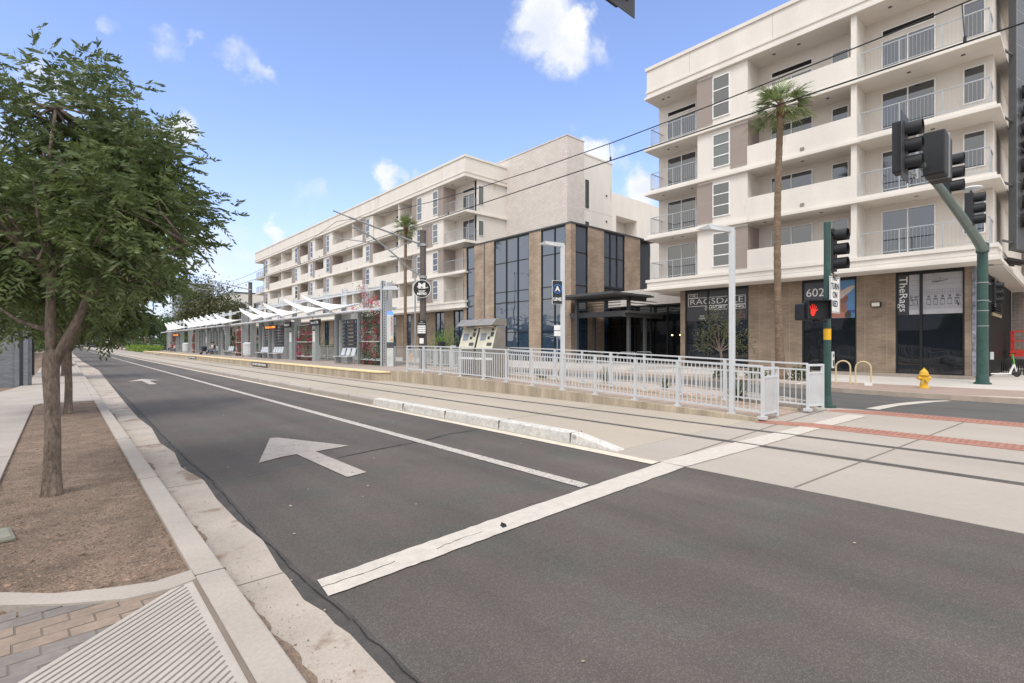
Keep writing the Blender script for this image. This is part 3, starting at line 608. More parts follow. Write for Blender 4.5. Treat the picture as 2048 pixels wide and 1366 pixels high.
def apartment(root, ya, yb, bays, corner_front, xb=44, x_base=30.0, seed=1):
    """front plane at X=FX0, spans ya..yb. bays: list of (kind, y0, y1, extra)"""
    rd = random.Random(seed); W_ = MB(); Wb = MB(); SL = MB(); PN = MB(); J = MB(); DV = MB(); LT = MB()
    # parapet and roof
    SL.box(FX0 + .12, xb, ya + .12, yb - .12, 17.98, 19.3).box(FX0 + .04, xb, ya + .04, yb - .04, 19.3, 19.5).box(FX0 + .06, xb, ya + .06, yb - .06, 17.86, 17.98).box(FX0 + .12, xb, ya + .12, yb - .12, 17.6, 17.86).box(FX0, xb, ya, yb, 17.45, 17.6)
    Wb.box(BW, xb - .1, ya + .35, yb - .05, 5.05, 17.45)
    # floor bands
    for i, z in enumerate(FL):
        bot = z - .30 if i else 5.05
        SL.box(FX0, BW, ya, yb, bot, bot + .13).box(FX0 + .13, BW, ya + .13, yb - .13, bot + .13, z - (0 if i else .18))
        if not i: SL.box(FX0 + .06, BW, ya + .06, yb - .06, z - .18, z)
        SL.box(BW, xb - .2, ya, ya + .5, bot, bot + .13).box(BW, xb - .2, ya + .13, ya + .5, bot + .13, z)
    for (kind, y0, y1, ex) in bays:
        for i, z in enumerate(FL):
            s = SOF[i]; flip = (i % 2 == 1)
            if kind == 'bay':          # solid wall with window and taupe panel; ex=(win0,win1, taupe side rule)
                w0, w1, par = ex; MB().box(FX0 + .2, BW, y0, y1, z - .0, s).build('bay_wall', m_stucco, root)
                window(root, 'x', FX0 + .2, w0, w1, z + .35, s - .28, 0, (z + .35 + (s - z - .63) / 3, z + .35 + (s - z - .63) * 2 / 3), m_gls if rd.random() < .4 else m_gl, fw=.06)
                tf = flip ^ par          # True: panel on the low-Y side
                if tf: MB().box(FX0 + .17, FX0 + .2, y0 - .03, w0 - .02, z + .1, s - .14).box(FX0 + .2, BW, y0 - .03, y0 - .002, z + .1, s - .14).build('taupe_panel', m_taupe, root)
                else: MB().box(FX0 + .17, FX0 + .2, w1 + .02, y1 + .03, z + .1, s - .14).box(FX0 + .2, BW, y1 + .002, y1 + .03, z + .1, s - .14).build('taupe_panel', m_taupe, root)
                mid = (z + s) / 2; J.box(FX0 + .165, FX0 + .17, (y0 if tf else w1 + .02), (w0 - .02 if tf else y1), mid - .01, mid + .01)
                J.box(FX0 + .165, FX0 + .17, (y0 if tf else w1 + .02), (w0 - .02 if tf else y1), z + .1, z + .14)
            elif kind == 'log':        # loggia with solid parapet; ex=dict(div, doors, wins)
                MB().box(FX0 + .15, FX0 + .32, y0, y1, z, z + 1.08).build('parapet', m_stucco, root)
                for d in ex.get('div', ()): MB().box(FX0 + .2, BW, d - .12, d + .12, z, s).build('fin_wall', m_stucco, root)
                for (a, b) in ex.get('doors', ()):
                    if i == 3: window(root, 'x', BW, a, b, z + .02, z + 1.95, 1, (), m_gl, name='balcony_door'); window(root, 'x', BW, a, b, z + 2.15, z + 2.5, 0, (), m_gld)
                    else: window(root, 'x', BW, a, b, z + .02, z + 2.32, 1, (), m_gl if rd.random() < .8 else m_gls, name='balcony_door')
                for (a, b) in ex.get('wins', ()): window(root, 'x', BW, a, b, z + .95, z + 2.3, 0, (), m_gl)
            elif kind == 'bal':        # open balcony with steel railing; ex as log
                for d in ex.get('div', ()): MB().box(FX0 + .2, BW, d - .12, d + .12, z, s).build('fin_wall', m_stucco, root)
                for (a, b) in ex.get('doors', ()):
                    if i == 3: window(root, 'x', BW, a, b, z + .02, z + 1.95, 1, (), m_gl, name='balcony_door'); window(root, 'x', BW, a, b, z + 2.15, z + 2.5, 0, (), m_gld)
                    else: window(root, 'x', BW, a, b, z + .02, z + 2.32, 1, (), m_gl, name='balcony_door')
                for (a, b) in ex.get('wins', ()): window(root, 'x', BW, a, b, z + .7, z + 2.3, 0, (), m_gl)
                rl = MB(); x = FX0 + .3; a, b = y0 + .12, y1 - .12
                rl.bar((x, a, z + 1.12), (x, b, z + 1.12), .05, .04).bar((x, a, z + .14), (x, b, z + .14), .03, .03)
                n = max(2, int((b - a) / 1.25))
                for k in range(n + 1): yv = a + (b - a) * k / n; rl.box(x - .02, x + .02, yv - .02, yv + .02, z, z + 1.12)
                n = int((b - a) / .13)
                for k in range(1, n): yv = a + (b - a) * k / n; rl.box(x - .004, x + .004, yv - .004, yv + .004, z + .14, z + 1.1)
                if ex.get('ret'):
                    yv = ex['ret']; rl.bar((x, yv, z + 1.12), (BW, yv, z + 1.12), .05, .04).bar((x, yv, z + .14), (BW, yv, z + .14), .03, .03)
                    for k in range(1, 12): xx = x + (BW - x) * k / 12; rl.box(xx - .006, xx + .006, yv - .006, yv + .006, z + .14, z + 1.1)
                rl.build('railing', M('railing_steel', (.40, .42, .44), .45, metal=.3), root)
            if i and kind == 'log':
                vb = MB().box(FX0 + .10, FX0 + .15, (y0 + y1) / 2 - .3, (y0 + y1) / 2 - .12, z + .05, z + .2); vb.build('vent', M('vent_grey', (.25, .22, .19), .6), root)
            # ceiling downlights
            if kind != 'bay':
                for q in range(2): yy_ = y0 + (y1 - y0) * rd.uniform(.15, .85); LT.box(29.0, 29.14, yy_, yy_ + .14, s - .012, s - .002)
    # stucco joints: thin darker strips
    for yv in np.arange(ya + 4, yb, 4.8): J.box(FX0 + .114, FX0 + .12, yv - .008, yv + .008, 17.98, 19.3)
    J.box(FX0 + .126, FX0 + .13, ya + .14, yb - .14, 5.30, 5.315)
    Wb.build('inner_wall', m_stuccoB, root); SL.build('floor_bands', m_stucco, root); J.build('joints', m_joint, root)
    LT.build('downlights', M('vent_dark', (.05, .05, .05), .6), root)

rb = empty('apartment_building', (30, 10, 0), 'cream five-storey apartment building on the right above brick shopfronts', 'building')
rb_m = Matrix.Identity(4)
class Root0:      # building meshes are modelled in world space; keep the empty at the origin of its parts
    pass
rb.location = (0, 0, 0)
bays_r = [('bal', 2.3, 7.07, dict(doors=[(4.35, 6.4)], wins=[(2.67, 3.41)], ret=2.45)), ('log', 7.07, 12.25, dict(div=[7.2], doors=[(9.43, 11.55)], wins=[(7.77, 8.54)])),
          ('bay', 12.25, 15.22, (13.23, 14.26, 1)), ('bal', 15.22, 18.6, dict(doors=[(16.05, 18.1)], ret=18.45))]
apartment(rb, 2.09, 18.8, bays_r, True, xb=46.4, seed=3)
gfb = MB(); XB = 30.0
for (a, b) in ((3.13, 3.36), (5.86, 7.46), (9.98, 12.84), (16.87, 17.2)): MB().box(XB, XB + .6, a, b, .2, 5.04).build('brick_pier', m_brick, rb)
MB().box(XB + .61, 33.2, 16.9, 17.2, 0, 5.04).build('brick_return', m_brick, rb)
MB().box(29.9, 30.7, 3.05, 17.25, -.2, .195).build('plinth', M('plinth', (.33, .28, .24), .9, var=.1, scale=2), rb)
MB().box(30.61, 39.5, 3.3, 16.9, 0, 5.04).build('shop_interior', m_black, rb)
bj = MB()
for y in (6.2, 7.1, 10.6, 11.3, 12.2): bj.box(XB - .004, XB, y - .01, y + .01, .2, 5.04)
bj.build('brick_joint', M('brick_joint', (.36, .27, .19), .9), rb)
def shop(par, y0, y1, z0, z1, mul, axis='x', c=30.1, glass=None, mh=()):
    f, g = MB(), MB(); fw = .07
    def B(mb, p0, p1, q0, q1, d0, d1):
        if axis == 'x': mb.box(c - d1, c - d0, p0, p1, q0, q1)
        else: mb.box(p0, p1, c - d1, c - d0, q0, q1)
    B(f, y0, y0 + fw, z0, z1, -.05, .08); B(f, y1 - fw, y1, z0, z1, -.05, .08); B(f, y0, y1, z0, z0 + .06, -.05, .075); B(f, y0, y1, z1 - .12, z1, -.05, .075)
    for m_ in mul: B(f, m_ - .05, m_ + .05, z0, z1, -.05, .07)
    for z in mh: B(f, y0, y1, z - .03, z + .03, -.05, .06)
    B(g, y0 + .02, y1 - .02, z0 + .02, z1 - .02, 0, .01)
    fo = f.build('window', m_black, par); g.build('pane', glass or m_glg, fo); return fo
shop(rb, 3.36, 5.86, .2, 5.04, (4.9,)); shop(rb, 7.46, 9.98, .2, 5.04, (8.65,)); shop(rb, 12.84, 16.87, .2, 5.04, (14.05, 15.35))
# window graphics
XG = 30.075
def film(par, y0, y1, z0, z1, m, x=XG): return MB().box(x, x + .008, y0, y1, z0, z1).build('window_film', m, par)
for (a, b) in ((12.9, 14.0), (14.1, 15.3), (15.4, 16.8)): film(rb, a, b, 3.05, 4.90, m_film)
def frame_rect(mb, y0, y1, z0, z1, w=.024, x=XG - .006):
    mb.box(x, x + .004, y0, y1, z0, z0 + w).box(x, x + .004, y0, y1, z1 - w, z1).box(x, x + .004, y0, y0 + w, z0, z1).box(x, x + .004, y1 - w, y1, z0, z1)
fr_ = MB(); frame_rect(fr_, 13.05, 16.68, 3.98, 4.52); frame_rect(fr_, 16.05, 16.68, 4.52, 4.78); frame_rect(fr_, 13.05, 15.55, 3.72, 3.98)
so_ = fr_.build('window_sign', m_txt, rb)
XT = XG - .012
text('RAGSDALE', .5, (XT, 14.87, 4.25), FX, m_txt, rb, w=3.35, bold=-.007); text('THE', .17, (XT, 16.37, 4.65), FX, m_txt, rb, w=.38); text('LUXURY LIVING', .17, (XT, 14.3, 3.85), FX, m_txt, rb, w=2.3, bold=.004)
text('NOW\nLEASING', .15, (XT, 15.75, 3.28), FX, m_txt, rb, w=.42); text('STUDIO\nONE & TWO\nBEDROOMS', .15, (XT, 13.4, 3.35), FX, M('copper_lettering', (.35, .20, .15), .6), rb, w=.75)
# phone-number panel and beach poster
film(rb, 8.72, 9.9, 2.95, 4.88, M('film_slate', (.075, .08, .10), .4)); text('602', .62, (XT, 9.36, 4.33), FX, m_txt, rb, w=.86)
for yy_ in (9.55, 9.17):
    o = MB()
    for k in range(16):
        a0, a1 = k / 16 * 6.283, (k + 1) / 16 * 6.283
        o.bar((XT, yy_ + .19 * math.cos(a0), 3.72 + .22 * math.sin(a0)), (XT, yy_ + .19 * math.cos(a1), 3.72 + .22 * math.sin(a1)), .05, .05)
    o.build('ring_logo', m_txt, rb)
po = MB().box(XG, XG + .006, 7.53, 8.58, 3.35, 4.88).box(XG, XG + .006, 7.53, 8.58, 2.95, 3.2).build('poster', M('poster_sky', (.10, .23, .42), .45, var=.12, scale=1), rb)
MB().box(XG, XG + .006, 7.53, 8.58, 3.2, 3.35).build('poster_horizon', M('poster_sea', (.06, .10, .28), .45), po)
def blob(y, z, ry, rz_, rot, m, nm, x, half=False):
    pts = []; n = 20
    for k in range(n):
        a = 2 * math.pi * k / n; u, v = ry * math.cos(a), rz_ * math.sin(a); pts.append((x, y + u * math.cos(rot) - v * math.sin(rot), max(2.96, z + u * math.sin(rot) + v * math.cos(rot))))
    return MB().add(pts + [(x - .003, p[1], p[2]) for p in pts], [tuple(range(n))[::-1], tuple(range(n, 2 * n))]).build(nm, m, po)
blob(8.28, 3.15, .42, .62, 0, M('poster_back', (.42, .19, .13), .5), 'poster_figure', XG - .003); blob(8.05, 3.55, .14, .3, .0, M('poster_neck', (.30, .13, .09), .5), 'poster_neck', XG - .006)
blob(8.05, 3.95, .20, .24, 0, M('poster_face', (.22, .10, .07), .5), 'poster_face', XG - .007); blob(8.3, 4.2, .34, .28, .3, M('poster_crown', (.40, .25, .20), .5), 'poster_hat', XG - .01); blob(8.06, 4.22, .62, .15, -.62, M('poster_brim', (.52, .44, .39), .5), 'poster_brim', XG - .014)
blob(7.85, 3.1, .14, .2, 0, M('poster_dark', (.06, .055, .05), .5), 'poster_sleeve', XG - .012)
# gym photograph panel
gp_ = film(rb, 3.43, 4.84, 3.0, 4.88, M('gym_print', (.36, .35, .37), .45, var=.08, scale=2)); film(rb, 4.96, 5.35, 3.0, 4.88, mats['gym_print']); film(rb, 5.35, 5.79, 3.0, 4.88, m_film)
text('TheRags', .44, (XT, 5.58, 3.98), FXD, m_txt, rb, w=1.66)
gd = MB(); rg = random.Random(5)
for y in (3.55, 3.8, 4.05, 4.3, 4.55, 5.02, 5.2):     # rows of machines in the printed picture
    gd.box(XG - .004, XG, y, y + .15, 3.42, 3.45).box(XG - .004, XG, y, y + .015, 3.45, 3.72).box(XG - .004, XG, y + .135, y + .15, 3.45, 3.72).box(XG - .004, XG, y + .015, y + .135, 3.66, 3.72).box(XG - .004, XG, y + .03, y + .12, 3.76, 3.86)
for k in range(14):
    y = 3.46 + k * .095; gd.box(XG - .003, XG, y, y + .01, 3.9, 4.12)
for z in (3.9, 4.0, 4.12, 4.36, 4.6): gd.box(XG - .003, XG, 3.45, 4.8, z, z + .008).box(XG - .003, XG, 4.98, 5.33, z, z + .008)
for k in range(26):
    y = rg.choice([rg.uniform(3.5, 3.7), rg.uniform(4.98, 5.28)]); z = rg.uniform(3.3, 3.9); gd.box(XG - .005, XG - .001, y, y + rg.uniform(.01, .05), z, z + rg.uniform(.02, .12))
gd.box(XG - .006, XG - .004, 4.2, 4.22, 4.5, 4.7)
for a in (-.35, .2, 2.6): gd.bar((XG - .005, 4.21, 4.5), (XG - .005, 4.21 + .32 * math.cos(a), 4.5 + .12 * math.sin(a)), .01, .03)
gd.build('gym_equipment_print', M('print_dark', (.12, .12, .13), .5, var=.5, scale=9), rb)
MB().box(XG - .004, XG, 3.44, 4.83, 3.01, 3.22).box(XG - .004, XG, 4.97, 5.34, 3.01, 3.22).build('gym_floor_print', M('print_pale', (.47, .46, .47), .5), rb)
# wall light between shopfronts
wl_ = empty('wall_light', (29.95, 6.62, 3.55), 'small floodlight on the brick pier between two shop windows', 'lamp'); MB().box(-.12, .05, -.2, .2, -.12, .12).build('housing', m_black, wl_); MB().box(-.13, -.12, -.16, .16, -.09, .09).build('diffuser', M('diffuser', (.7, .68, .6), .5), wl_)
# side street face of the right building
sd = MB()
for i in range(46):
    x = 30.75 + i * .33; sd.box(x, x + .2, 2.86, 3.0, .03, 5.0).box(x + .2, x + .33, 2.94, 3.0, .03, 5.0)
sd.build('corrugated_cladding', m_black, rb)
MB().box(30.02, 30.7, 3.0, 3.12, .2, 5.04).build('corner_poster', M('corner_print', (.22, .22, .26), .5, var=.6, scale=5), rb)
MB().box(30.2, 46.4, 2.14, 19, 4.98, 5.045).build('soffit', m_stuccoB, rb)
lv = MB()
for i in range(14): lv.box(34.5, 38.2, 2.72, 2.84, 3.2 + i * .12, 3.26 + i * .12)
lf = lv.build('louvre_vent', m_black, rb); lf2 = MB().box(34.3, 38.4, 2.78, 2.85, 3.02, 3.18).box(38.2, 38.4, 2.78, 2.85, 3.18, 5.0).build('louvre_frame', M('tan_metal', (.40, .31, .2), .6), lf)
ng = empty('neighbour_wall', (0, 0, 0), 'grey-brown block wall across the passage behind the scooter', 'wall'); MB().box(46.5, 47.5, -14, 2.9, -.1, 18).build('wall', m_cmu2, ng)
# lobby between the buildings
lb = MB().box(33.0, 40, 17.25, 25.3, 4.55, 5.75); lb.build('lobby_fascia', m_stucco, rb)
lj = MB()
for i in range(6): lj.box(32.994, 33, 17.25, 25.3, 4.72 + i * .17, 4.735 + i * .17)
lj.build('siding_joints', m_joint, rb)
MB().box(33.5, 39.8, 17.3, 25.2, 0, 4.54).build('lobby_interior', M('lobby_dark', (.02, .02, .018), .8), rb)
shop(rb, 17.25, 25.3, .03, 4.55, (18.6, 20.0, 21.4, 22.8, 24.2), c=33.12, glass=m_gld, mh=(3.0,))
for y in (18.0, 18.7, 18.95, 19.6): MB().lathe([(.0, -.05), (.05, -.04), (.06, 0), (.05, .04), (0, .05)], (33.05, y, 2.25), 8).build('lobby_bulb', M('bulb', (.9, .6, .3), .5, emit=((1, .62, .25), 4)), rb)

# left building
lbg = empty('apartment_building', (0, 0, 0), 'long cream five-storey apartment building on the left behind the station', 'building')
bays_l = [('bal', 38.4, 42.25, dict(doors=[(39.0, 40.9)], ret=38.6)), ('bay', 42.25, 45.2, (43.2, 44.16, 0)), ('bay', 45.21, 48.22, (46.23, 47.24, 1)), ('log', 48.22, 57.48, dict(div=[51.2], doors=[(52.3, 54.4)], wins=[(49.6, 50.4)])),
          ('bay', 57.48, 60.36, (58.42, 59.45, 1)), ('log', 60.36, 69.94, dict(div=[63.32], doors=[(64.6, 66.7)], wins=[(61.6, 62.4)])), ('bay', 69.94, 73.24, (71.0, 72.1, 1)),
          ('log', 73.24, 76.5, dict(doors=[(74.0, 75.3)])), ('bay', 76.5, 79.39, (77.35, 78.39, 1)), ('log', 79.39, 82.76, dict(doors=[(80.2, 81.6)])), ('bay', 82.76, 86.69, (84.04, 85.15, 0)),
          ('log', 86.69, 98.73, dict(div=[92.03], doors=[(93.5, 95.6)], wins=[(88.5, 89.5)])), ('bay', 98.73, 102.2, (99.82, 101.02, 1)), ('bal', 102.2, 107.66, dict(doors=[(103.3, 105.3)], ret=107.4))]
apartment(lbg, 38.4, 107.8, bays_l, True, xb=44, seed=9)
ew = MB()
for i, z in enumerate(FL): ew.box(BW, 43.9, 38.62, 39, z + .0, SOF[i])
ew.build('end_wall', m_stucco, lbg)
window(lbg, 'y', 38.62, 30.05, 30.75, 15.1, 16.95, 0, (), m_gls); window(lbg, 'y', 38.62, 30.05, 30.75, 12.1, 13.6, 0, (), m_gls); window(lbg, 'y', 38.62, 30.05, 30.75, 9.2, 10.6, 0, (), m_gls)
lg = MB(); gl_y = []
y = 39.2; edges = [39.0]
while y < 106:
    MB().box(30, 30.5, y, y + 1.7, 0, 5.04).build('brick_pier', m_brick, lbg); gl_y.append((y + 1.7, y + 3.4)); y += 3.4
MB().box(30.5, 43, 39.1, 107, 0, 5.04).build('ground_floor_interior', m_black, lbg)
for (a, b) in gl_y[:14]: shop(lbg, a, b, .2, 5.0, ((a + b) / 2,), c=30.1, glass=m_glb, mh=(2.0,))

# brick hall between them
bh = empty('brick_hall', (0, 0, 0), 'three-storey tan brick block with tall dark glass strips between the apartment buildings', 'building')
b_ = MB()
BX, BY, BZ = 28.6, 25.4, 10.72
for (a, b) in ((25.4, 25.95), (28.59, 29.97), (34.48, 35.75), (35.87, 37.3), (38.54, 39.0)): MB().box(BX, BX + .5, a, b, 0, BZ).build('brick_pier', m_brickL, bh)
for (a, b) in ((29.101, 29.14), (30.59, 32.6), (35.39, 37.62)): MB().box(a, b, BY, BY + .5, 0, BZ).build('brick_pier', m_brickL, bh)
MB().box(29.12, 39.9, 25.92, 38.9, 0, BZ - .05).build('interior', m_black, bh)
MB().box(BX - .05, 40, BY - .05, 39.05, BZ, BZ + .12).box(BX - .02, BX + .1, 35.76, 35.86, 0, BZ).build('coping', m_gray, bh)
def glz(a0, a1, muls, axis, c, zs=(8.63, 6.1, 5.16, 2.6)):
    fo = shop(bh, a0, a1, .3, BZ, muls, axis=axis, c=c, glass=m_glb, mh=zs); return fo
glz(25.95, 28.59, (27.14,), 'x', BX + .12); glz(29.97, 34.48, (31.4, 32.87), 'x', BX + .12); glz(37.3, 38.54, (), 'x', BX + .12)
glz(29.14, 30.59, (), 'y', BY + .12); glz(32.6, 35.39, (33.5, 34.4), 'y', BY + .12)
MB().box(32.7, 35.3, BY + .06, BY + .12, 5.0, 6.3).build('spandrel', m_black, bh)
shop(bh, 37.62, 39.95, .3, BZ - .3, (38.8,), axis='y', c=BY + .6, glass=m_glg, mh=(8.0, 6.1, 5.16))
wl2 = empty('wall_light', (BX - .1, 36.6, 3.3), 'lit white lamp on the brick hall above the ticket machines', 'lamp'); MB().lathe([(.08, -.1), (.11, 0), (.08, .1)], n=10).build('globe', M('lit_globe', (.9, .85, .7), .5, emit=((1, .85, .6), 2)), wl2)

tw = empty('stair_tower', (0, 0, 0), 'windowless pale block tower rising behind the brick hall', 'building'); MB().box(33.6, 35.9, 30.3, 45, 5, 20.2).box(33.55, 35.95, 30.25, 45.05, 20.2, 20.3).build('wall', m_cmu, tw)
cw_ = empty('apartment_wing', (0, 0, 0), 'plain cream wing with two slit windows right of the block tower', 'building'); MB().box(35.9, 40.4, 30.5, 44, 5, 19.2).box(35.9, 40.45, 30.45, 44, 19.2, 19.35).build('wall', m_stucco, cw_)
window(cw_, 'y', 30.5, 36.35, 36.8, 14.3, 16.9, 0, (), m_gld, frame=m_black); window(cw_, 'y', 30.5, 36.35, 36.8, 11.0, 13.0, 0, (), m_gld, frame=m_black)
j_ = MB()
for z in (11.6, 14.1): j_.box(35.9, 40.4, 30.494, 30.5, z, z + .02)
j_.build('joints', m_joint, cw_)
v_ = MB()
for z in (15.9, 13.4, 12.4): v_.box(39.4, 39.55, 30.42, 30.5, z, z + .16)
v_.build('vents', m_gray, cw_)
rw_ = empty('apartment_wing', (0, 0, 0), 'cream rear wing with a recessed balcony seen between the two apartment buildings', 'building')
w_ = MB().box(41, 49.0, 36.4, 50, 3, 19.4).box(53.2, 75, 36.4, 50, 3, 19.4).box(49, 53.2, 36.4, 50, 3, 13.9).box(49, 53.2, 36.4, 50, 16.8, 19.4); w_.build('wall', m_stucco, rw_)
w_ = MB().box(49, 53.2, 38.2, 50, 13.9, 16.8).box(49, 53.2, 36.42, 36.6, 13.9, 14.3); w_.build('recess_wall', m_stuccoB, rw_); window(rw_, 'y', 38.2, 49.4, 50.6, 14.0, 16.0, 1, (), m_gl); window(rw_, 'y', 36.4, 55.6, 56.2, 12.6, 15.4, 0, (), m_gls)

# entrance canopy
ec = empty('entrance_canopy', (0, 0, 0), 'charcoal steel canopy with two flat roofs over the lobby entrance', 'canopy')
def corr(x0, x1, y0, y1, z):
    b = MB().box(x0, x1, y0, y1, z, z + .1); n = int((x1 - x0) / .3)
    for i in range(n): b.box(x0 + i * .3, x0 + i * .3 + .15, y0 + .02, y1 - .02, z + .1, z + .15)
    return b
corr(26.3, 31.0, 19.8, 25.3, 4.86).build('upper_roof', m_gray, ec); corr(28.3, 33.0, 20.0, 25.3, 3.72).build('lower_roof', m_gray, ec)
for (x, y, z) in ((28.0, 24.3, 4.86), (29.0, 20.5, 4.86), (30.5, 24.7, 3.72), (31.1, 20.6, 3.72)): MB().box(x - .1, x + .1, y - .1, y + .1, .03, z).build('post', m_gray, ec)
q_ = MB().box(28.2, 31, 20.4, 20.55, 4.6, 4.86).box(28.3, 33, 20.3, 20.5, 3.45, 3.72).box(28.3, 28.45, 20.5, 25.2, 3.5, 3.72)
q_.build('beam', m_gray, ec)
q_ = MB()
for i in range(4): q_.box(29.0, 32.3, 20.42, 20.48, 4.02 + i * .2, 4.07 + i * .2).box(28.05, 28.11, 20.5, 24.3, 4.02 + i * .2, 4.07 + i * .2)
q_.build('louvre', m_gray, ec)
struct(MB().box(24.9, 33, 17.4, 38, -.2, .22).box(24.5, 24.9, 17.4, 38, -.2, .13), 'plaza_steps', mats['far_sidewalk_concrete'])
for i, x in enumerate((25.2, 27.0, 28.8)):
    h = empty('handrail', (x, 18.6, .03), ('leftmost', 'middle', 'rightmost')[2 - i] + ' of three thin steel handrails at the plaza steps', 'handrail', 'step handrails')
    MB().tube([(0, 0, .2), (0, 0, 1.0), (0, .1, 1.05), (-.1, 1.0, 1.05), (-.9, 1.0, .7), (-.9, 1.0, 0)], .022, 6).build('tube', m_galv2, h)

# blade sign
bs = empty('blade_sign', (31, 1.8, 0), 'tall dark vertical sign with raised white letters at the right corner', 'sign', rz=math.atan2(-.25, 1))
MB().box(0, 2.6, 0, .22, 5.75, 18.5).build('panel', M('sign_panel', (.11, .115, .125), .45, metal=.3, var=.12, scale=3), bs)
MB().box(-.02, 0, -.01, .24, 5.7, 18.5).box(0, 2.6, .02, .2, 5.7, 5.75).build('edge', m_gray, bs)
pj = MB()
for z in np.arange(7.2, 18, 1.5): pj.box(0, 2.6, -.002, 0, z, z + .02)
pj.box(.12, .14, -.002, 0, 5.75, 18.5); pj.build('panel_joints', M('joint_light', (.3, .31, .32), .5), bs)
for i, ch in enumerate('RAGSDALE'):
    z = 12.60 - i * .80 + .0
    a = text(ch, .82, (.62, -.16, z), FY, m_black, bs, ext=.10, w=.52); text(ch, .82, (.62, -.27, z), FY, m_txt, bs, ext=.01, w=.52)
sb = MB()
for z in (6.0, 8.5, 11.3, 14.2): sb.box(-1.0, 0.0, .08, .14, z, z + .08)
sb.build('bracket', m_gray, bs)
aw = MB()
for i in range(5): aw.box(.2, 3.2, .3 + i * .25, .36 + i * .25, 5.35, 5.45)
aw.build('lower_bars', m_black, bs)

# building across the near street, only seen mirrored in the glass
ab = empty('warehouse', (0, 0, 0), 'long low shed with ribbed white wall mirrored in the shop windows', 'building'); MB().box(-30, -14, -30, 60, -.3, 3.4).build('wall', M('shed_dark', (.04, .04, .042), .8), ab); MB().box(-30, -13.9, -30, 60, 3.4, 7.0).build('ribbed_band', M('shed_white', (.45, .46, .48), .7, var=.15, scale=3, stretch=(1, 4, .1)), ab)

# ------------------------------------------------------------------ lamp posts, poles, wires
def lamp_post(x, y, top, label, arm=-1):
    t = empty('lamp_post', (x, y, rz(y) + .05), label, 'lamp post', 'lamp posts on the ramp railing'); z = top - rz(y) - .05
    MB().box(-.052, .052, -.052, .052, 0, z).build('post', m_galv, t, bevel=.01)
    a = MB().add([(-.06 + -.0, -.05, z - .06), (-.06, .05, z - .06), (-.45, .12, z + .0), (-.45, -.12, z + .0), (.06, -.05, z + .03), (.06, .05, z + .03), (-.5, .13, z + .1), (-.5, -.13, z + .1), (-.75, 0, z + .02)],
                 [(0, 1, 2, 3), (4, 7, 6, 5), (0, 4, 5, 1), (1, 5, 6, 2), (0, 3, 7, 4), (3, 8, 7), (2, 6, 8), (3, 2, 8), (7, 8, 6)])
    a.xf(Matrix.Rotation(R(-52), 4, 'Z')); h = a.build('lamp_head', m_galv, t); return t
lamp_post(10.84, 4.99, 4.10, 'pale square lamp post on the ramp railing, nearest the crossing, taller looking'); lamp_post(10.86, 9.96, 4.5, 'pale square lamp post carrying the blue route sign')
# route sign
rs = empty('route_sign', (10.66, 10.0, 3.1), 'black sign with a blue ring around a white letter A on a lamp post', 'sign', rz=-R(20))
MB().box(-.16, .16, -.015, .0, -.34, .34).build('plate', m_txt, rs, bevel=.0); MB().box(-.15, .15, -.022, -.016, -.33, .33).build('face', M('sign_navy', (.02, .022, .03), .5), rs)
text('A', .19, (0, -.03, .1), FY, m_txt, rs, bold=.01); text('LINE', .13, (0, -.03, -.2), FY, m_txt, rs, bold=.004)
o = MB()
for k in range(24):
    a0, a1 = k / 24 * 6.283, (k + 1) / 24 * 6.283; o.bar((.125 * math.cos(a0), -.025, .1 + .125 * math.sin(a0)), (.125 * math.cos(a1), -.025, .1 + .125 * math.sin(a1)), .01, .028)
o.build('ring', M('ring_blue', (.03, .17, .50), .5), rs)
# catenary poles
def catenary(x, y, top, r, label):
    t = empty('catenary_pole', (x, y, PZ), label, 'pole', 'overhead wire poles'); z = top - PZ
    MB().lathe([(r * 1.15, 0), (r * 1.1, .3), (r, z - .1), (r * 1.08, z - .1), (r * 1.08, z)], n=18).build('pole', m_pole, t, smooth=False)
    a = MB().tube([(0, 0, z - .72), (-3.9, -.2, z - .02)], .045, 8); a.tube([(-4.6, -.2, z + .14), (-3.9, -.2, z - .02)], .03, 6)
    arc = [(-.0, 0, z - 2.3)] + [(-.35 - 3.3 * k / 8, 0, z - 2.3 + 1.95 * math.sin(k / 8 * 1.35)) for k in range(1, 9)]
    a.tube(arc, .04, 8).tube([(-.7, 0, z - .62), (-1.75, 0, z - 1.22)], .02, 6).tube([(-2.6, 0, z - .95), (-4.5, 0, z - .98)], .02, 6)
    a.lathe([(.19, -.06), (.19, .06)], (0, 0, z - .72), 12).lathe([(.19, -.06), (.19, .06)], (0, 0, z - 2.3), 12)
    a.build('bracket_arm', m_galv2, t); return t
cpole = catenary(13.3, 21.5, 7.2, .15, 'brown overhead-wire pole at the near end of the platform, carrying the round sign')
catenary(13.6, 53.2, 7.55, .17, 'brown overhead-wire pole halfway along the platform beside the litter bin')
cwr = empty('overhead_wires', (0, 0, 0), 'pair of black overhead wires running above the track', 'wires'); w1 = MB(); w2 = MB()
supports = [-8, 21.5, 53.2, 85, 117, 150]
p1, p2 = [], []
for i in range(len(supports) - 1):
    a, b = supports[i], supports[i + 1]
    for k in range(12):
        t_ = k / 12; y = a + (b - a) * t_; p1.append((8.95, y, 5.62)); p2.append((8.95, y, 6.95 - .95 * 4 * t_ * (1 - t_)))
MB().tube(p1, .012, 6).build('contact_wire', m_black, cwr); MB().tube(p2, .010, 6).build('messenger_wire', m_black, cwr)
dr = MB()
